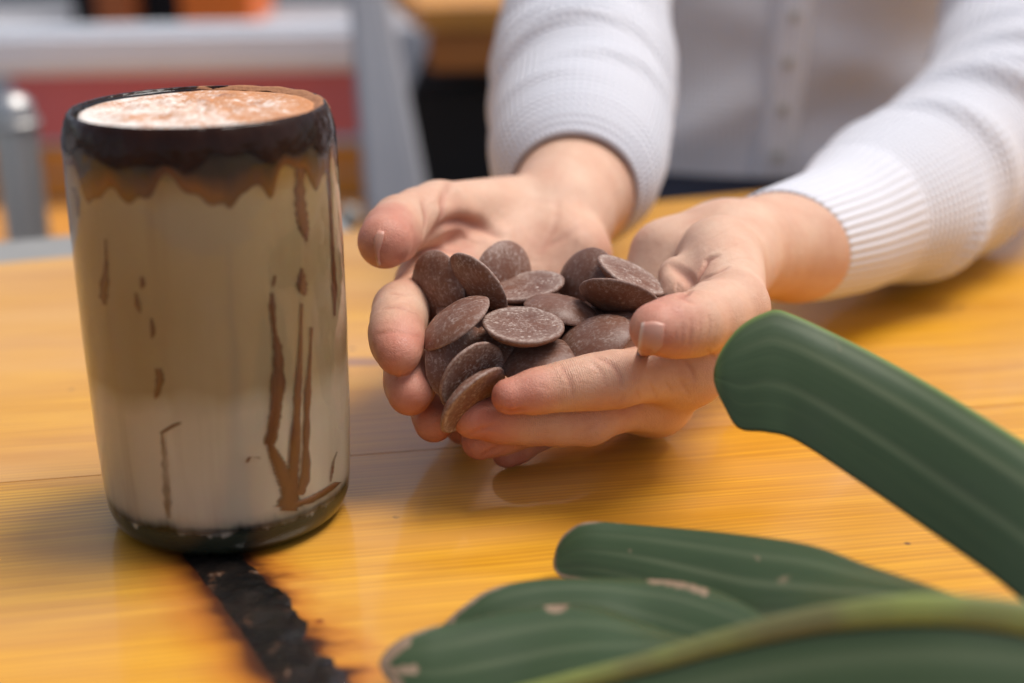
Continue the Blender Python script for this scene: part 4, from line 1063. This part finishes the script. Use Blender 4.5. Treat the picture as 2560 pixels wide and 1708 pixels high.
# (u, v in a close view, depth, major half axis there, minor/major, major axis angle (deg, anticlockwise), side that leans away from the lens, face shown, label)
# lean: 'up' the face shown looks up the picture, 'down' it looks down it
CH = [
 (776, 590, .4800, 185, .76, 84, 'right', 'dome', 'broad pale domed chocolate piece standing upright at the back against the palm'),
 (446, 640, .4640, 130, .62, 104, 'left', 'dome', 'dusty chocolate piece standing on edge beside the finger, farthest left of the pile'),
 (632, 625, .4560, 165, .44, -46, 'down', 'dome', 'dark reddish chocolate piece tilted on edge right of the dusty leftmost one'),
 (530, 785, .4400, 178, .30, 37, 'up', 'dome', 'chocolate piece with its rim up, leaning on the index fingertip left of the pile'),
 (868, 622, .4690, 160, .36, 9, 'up', 'flat', 'flat-topped streaky chocolate piece lying in front of the tall upright one'),
 (1038, 728, .4540, 180, .28, -13, 'up', 'dome', 'thin domed chocolate piece with white flecks just behind the central flat one'),
 (856, 803, .4360, 194, .42, -4, 'up', 'flat', 'central flat round chocolate piece scratched white, on top of the pile'),
 (1140, 615, .4720, 128, .78, 70, 'left', 'dome', 'greyish domed chocolate piece partly hidden behind the pair near the thumb'),
 (1362, 572, .4620, 182, .27, -29, 'up', 'flat', 'chocolate piece leaning flat side up, highest of the pair above the thumb tip'),
 (1300, 690, .4510, 180, .36, -13, 'down', 'dome', 'dark chocolate piece on its edge below the leaning one, next to the thumb tip'),
 (1180, 868, .4390, 165, .56, 26, 'up', 'dome', 'smooth oval chocolate piece resting on the index finger beneath the thumb tip'),
 (930, 957, .4375, 178, .47, 10, 'up', 'dome', 'brown oval chocolate piece tucked behind the tip of the long index finger'),
 (572, 985, .4415, 182, .86, 100, 'up', 'dome', 'large smooth domed chocolate piece facing out low on the left of the pile'),
 (622, 1055, .4320, 178, .62, 50, 'down', 'flat', 'chocolate piece with a pale rim standing between the smooth dome and the lowest piece'),
 (625, 1165, .4290, 188, .34, 45, 'down', 'flat', 'lowest chocolate piece wedged upright between the fingertips of both hands'),
 (812, 775, .4590, 150, .40, -4, 'up', 'dome', 'chocolate piece showing only a small hump behind the central flat one'),
 (985, 705, .4760, 150, .40, -6, 'up', 'dome', 'chocolate piece almost buried between the streaky one and the white flecked one'),
 (1280, 815, .4500, 165, .34, 15, 'up', 'dome', 'chocolate piece peeping out left of the thumb tip above the oval one'),
 (800, 915, .4460, 170, .50, -30, 'up', 'dome', 'shadowed chocolate piece underneath the central flat one'),
 (630, 775, .4610, 170, .55, -20, 'up', 'dome', 'shadowed chocolate piece in the gap under the tilted reddish one'),
 (1228, 775, .4620, 170, .45, -5, 'up', 'dome', 'shadowed chocolate piece deep in the gap beneath the dark one on its edge'),
 (1080, 815, .4580, 170, .45, 10, 'up', 'dome', 'shadowed chocolate piece in the dark gap right of the central flat one'),
]
for i, (u, v_, d, maj, ratio, ang, lean, face, label) in enumerate(CH):
    px, py = U(u, v_); c = P(px, py, d); los = c - CAMP; los /= np.linalg.norm(los)
    e1 = RIGHT - los * (RIGHT @ los); e1 /= np.linalg.norm(e1); e2 = np.cross(e1, los); e2 /= np.linalg.norm(e2)
    if e2 @ UP < 0: e2 = -e2
    a = R(ang); mj = e1 * math.cos(a) + e2 * math.sin(a); mn = -e1 * math.sin(a) + e2 * math.cos(a)
    s = 1
    if lean == 'up' and mn @ e2 < 0: s = -1
    if lean == 'down' and mn @ e2 > 0: s = -1
    if lean == 'right' and mn @ e1 < 0: s = -1
    if lean == 'left' and mn @ e1 > 0: s = -1
    mn = mn * s
    nrm = -los * ratio + mn * math.sqrt(1 - ratio * ratio)        # the face's outward normal
    zax = nrm if face == 'dome' else -nrm                          # the dome bulges along +z
    if face == 'dome': c = c - zax * .0016
    xax = mj; yax = np.cross(zax, xax)
    sc_ = 1.0 + .03 * math.sin(i * 2.3)
    o = bpy.data.objects.new('chocolate_disc', DM[i % 5]); sc.collection.objects.link(o)
    m4 = Matrix((xax * sc_, yax * sc_, zax * sc_)).transposed().to_4x4(); m4.translation = c; o.matrix_world = m4
    tag(o, label, 'chocolate', 'chocolate pieces heaped in the cupped hands')
# ------------------------------------------------------------------ the big leaf in front
leaf = empty('plant_leaf', P(2100, 1560, .31), 'large torn green leaf with a yellow midrib lying across the front corner', 'plant')
def blade(edge_a, edge_b, n=60, m=22, bulge=.006, dry=(0, 0), pale=(0, 0), dpa=0, name='leaf_blade', veins=(), fold=None, spots=()):
    """strip of leaf between two edges (px, py, depth), bulging towards the lens in the middle"""
    A, B = (catmull([P(*q) for q in e], n) for e in (edge_a, edge_b)); v, f, uv, dr, pl, vn = [], [], [], [], [], []
    for i in range(n):
        ax = B[i] - A[i]; wd = np.linalg.norm(ax)
        j0, j1 = max(0, i - 1), min(n - 1, i + 1); al = (A[j1] + B[j1] - A[j0] - B[j0]); nr = np.cross(al, ax); nr /= np.linalg.norm(nr) + 1e-12
        if nr @ (CAMP - A[i]) < 0: nr = -nr
        for k in range(m):
            q = k / (m - 1); h = bulge * math.sin(math.pi * q) * min(1, wd / .02)  - (fold[1] * (max(0, fold[0] - q) / fold[0]) ** 1.5 * min(1, wd / .02) * min(1, 4 * i / n) if fold else 0) - sum(.0001 * math.exp(-((q - q0) / .03) ** 2) for q0, _ in veins)
            v.append(A[i] + ax * q + nr * h); uv.append((i / (n - 1), q))
            vn.append(sum(st * math.exp(-((q - q0) / .034) ** 2) for q0, st in veins) * min(1, max(0, i / n - .06) * 5))
            e = min(q, 1 - q) * wd; tipd = i / (n - 1)
            dr.append(max(dry[0] * math.exp(-(e / .0016) ** 2) * math.exp(-(tipd / .22) ** 2), dry[1] * math.exp(-(tipd / .045) ** 2)))
            for line, rr, st in spots:
                x_, y_ = seen(v[-1]); dmin = min(math.hypot(x_ - lx, y_ - ly) for lx, ly in line); dr[-1] = max(dr[-1], 1.25 * st * math.exp(-(dmin / (1.5 * rr)) ** 2))
            pl.append(max(pale[0] * math.exp(-(q * wd / .0012) ** 2), pale[1] * math.exp(-(tipd / .03) ** 2)))
    for i in range(n - 1):
        for k in range(m - 1): f.append((i * m + k, i * m + k + 1, (i + 1) * m + k + 1, (i + 1) * m + k))
    o = mesh(name, v, f, M['leaf'], None, True, uv)
    for nm, arr in (('dry', dr), ('pale', pl), ('vein', vn)):
        at_ = o.data.attributes.new(nm, 'FLOAT', 'POINT'); at_.data.foreach_set('value', np.array(arr, np.float32))
    s = o.modifiers.new('thickness', 'SOLIDIFY'); s.thickness = .00045; s.offset = 0
    return at_parent(o, leaf)
blade([(1788, 940, .4045), (1789, 912, .4050), (1812, 862, .4058), (1856, 810, .4062), (1919, 776, .4062), (1962, 776, .4050), (2102, 838, .3965), (2280, 932, .382), (2459, 1039, .362), (2620, 1140, .345), (2800, 1260, .328), (3000, 1440, .308), (3100, 1560, .292)],
      [(1788, 940, .404), (1789, 968, .403), (1812, 1017, .401), (1847, 1072, .398), (1914, 1081, .394), (1990, 1102, .390), (2146, 1204, .376), (2325, 1329, .356), (2480, 1440, .338), (2600, 1540, .324), (2740, 1630, .306), (2900, 1660, .292), (3040, 1660, .284)], 90, 34, .0012, (.35, .15), (.9, .5), veins=((.27, .55), (.10, .5), (.62, .4)), fold=(.27, .0022))
blade([(1384, 1404, .392), (1396, 1360, .393), (1420, 1328, .393), (1469, 1305, .392), (1580, 1309, .388), (1796, 1327, .377), (2014, 1356, .364), (2160, 1404, .352), (2305, 1450, .338), (2414, 1488, .326), (2520, 1520, .312)],
      [(1384, 1404, .392), (1388, 1428, .389), (1410, 1446, .387), (1470, 1455, .383), (1600, 1490, .374), (1750, 1550, .362), (1850, 1590, .350), (1950, 1590, .338), (2100, 1560, .322), (2300, 1545, .310), (2520, 1560, .300)], 90, 30, .0008, (.9, .8), (0, 0), veins=((.22, .35), (.50, .5), (.78, .3)), fold=(.2, .001), spots=(([(1392, 1360), (1400, 1345), (1410, 1335)], 6, .8), ([(1572, 1378)], 10, .5), ([(1880, 1390), (1895, 1398)], 8, .55)))
blade([(1105, 1568, .358), (1125, 1545, .359), (1160, 1515, .360), (1214, 1478, .361), (1287, 1455, .362), (1390, 1443, .362), (1580, 1441, .360), (1720, 1450, .354), (1830, 1490, .345), (1930, 1550, .334), (2000, 1580, .326)],
      [(1105, 1568, .358), (1130, 1572, .357), (1180, 1570, .356), (1290, 1550, .355), (1390, 1535, .354), (1500, 1545, .350), (1620, 1590, .344), (1740, 1630, .336), (1830, 1640, .330), (1920, 1620, .324), (1990, 1590, .320)], 80, 24, .0008, (1.3, 1.4), (0, 0), veins=((.35, .4), (.7, .3)), fold=(.25, .0015), spots=(([(1118, 1556), (1128, 1545), (1140, 1530), (1155, 1516), (1170, 1502), (1190, 1490)], 9, .9), ([(1630, 1452), (1650, 1454), (1670, 1457), (1690, 1462), (1710, 1466), (1735, 1474), (1760, 1482)], 11, .62)))
blade([(948, 1662, .340), (962, 1632, .341), (1000, 1598, .342), (1060, 1572, .343), (1120, 1556, .344), (1250, 1527, .346), (1390, 1506, .347), (1500, 1512, .345), (1620, 1552, .340), (1740, 1592, .332), (1860, 1600, .322)],
      [(948, 1662, .340), (965, 1695, .338), (1010, 1740, .335), (1090, 1770, .332), (1180, 1765, .330), (1290, 1745, .328), (1400, 1716, .325), (1510, 1690, .322), (1630, 1660, .319), (1740, 1630, .316), (1860, 1600, .313)], 80, 26, .0008, (1.1, 1.5), (0, 0), veins=((.3, .3), (.6, .4)), fold=(.2, .0012), spots=(([(1110, 1560), (1150, 1551), (1190, 1542), (1230, 1533), (1270, 1525), (1310, 1519), (1350, 1513)], 5, .75), ([(1385, 1512), (1400, 1510)], 15, 1.1), ([(950, 1660), (960, 1640), (975, 1625), (990, 1612), (1005, 1600)], 16, 1.1), ([(960, 1680), (985, 1678), (1010, 1676), (1035, 1674)], 10, .9), ([(960, 1705), (990, 1710)], 14, 1.0)))
# the half of the blade on the near side of the midrib
blade([(1150, 1775, .326), (1418, 1714, .321), (1614, 1668, .317), (1796, 1618, .313), (1942, 1582, .309), (2087, 1556, .305), (2305, 1538, .299), (2524, 1552, .294), (2750, 1600, .288)],
      [(1250, 2050, .318), (1500, 2080, .310), (1750, 2100, .302), (2000, 2120, .294), (2250, 2120, .287), (2500, 2120, .281), (2800, 2120, .275)], 90, 40, .003, (.1, 0), (0, 0), veins=((.18, .3), (.36, .35), (.55, .3)))
cm = catmull([(*P(900, 1830, .333), .0009), (*P(1150, 1770, .326), .0014), (*P(1418, 1706, .320), .0018), (*P(1614, 1658, .316), .0020), (*P(1796, 1606, .312), .0022), (*P(1942, 1570, .308), .0024), (*P(2087, 1543, .304), .0026), (*P(2305, 1524, .298), .0029), (*P(2524, 1540, .293), .0031), (*P(2760, 1590, .287), .0034), (*P(3100, 1650, .278), .0038)], 90)
v, f = [], []
for i in range(90):
    t = cm[min(89, i + 1), :3] - cm[max(0, i - 1), :3]; t /= np.linalg.norm(t); y = CAMP - cm[i, :3]; y -= t * (y @ t); y /= np.linalg.norm(y); x = np.cross(t, y)
    for a in range(14):
        an = 2 * math.pi * a / 14; v.append(cm[i, :3] + cm[i, 3] * (1.1 * x * math.cos(an) + .42 * y * math.sin(an)))
for i in range(89):
    for a in range(14): f.append((i * 14 + a, i * 14 + (a + 1) % 14, (i + 1) * 14 + (a + 1) % 14, (i + 1) * 14 + a))
at_parent(mesh('midrib', v, f, M['midrib']), leaf)
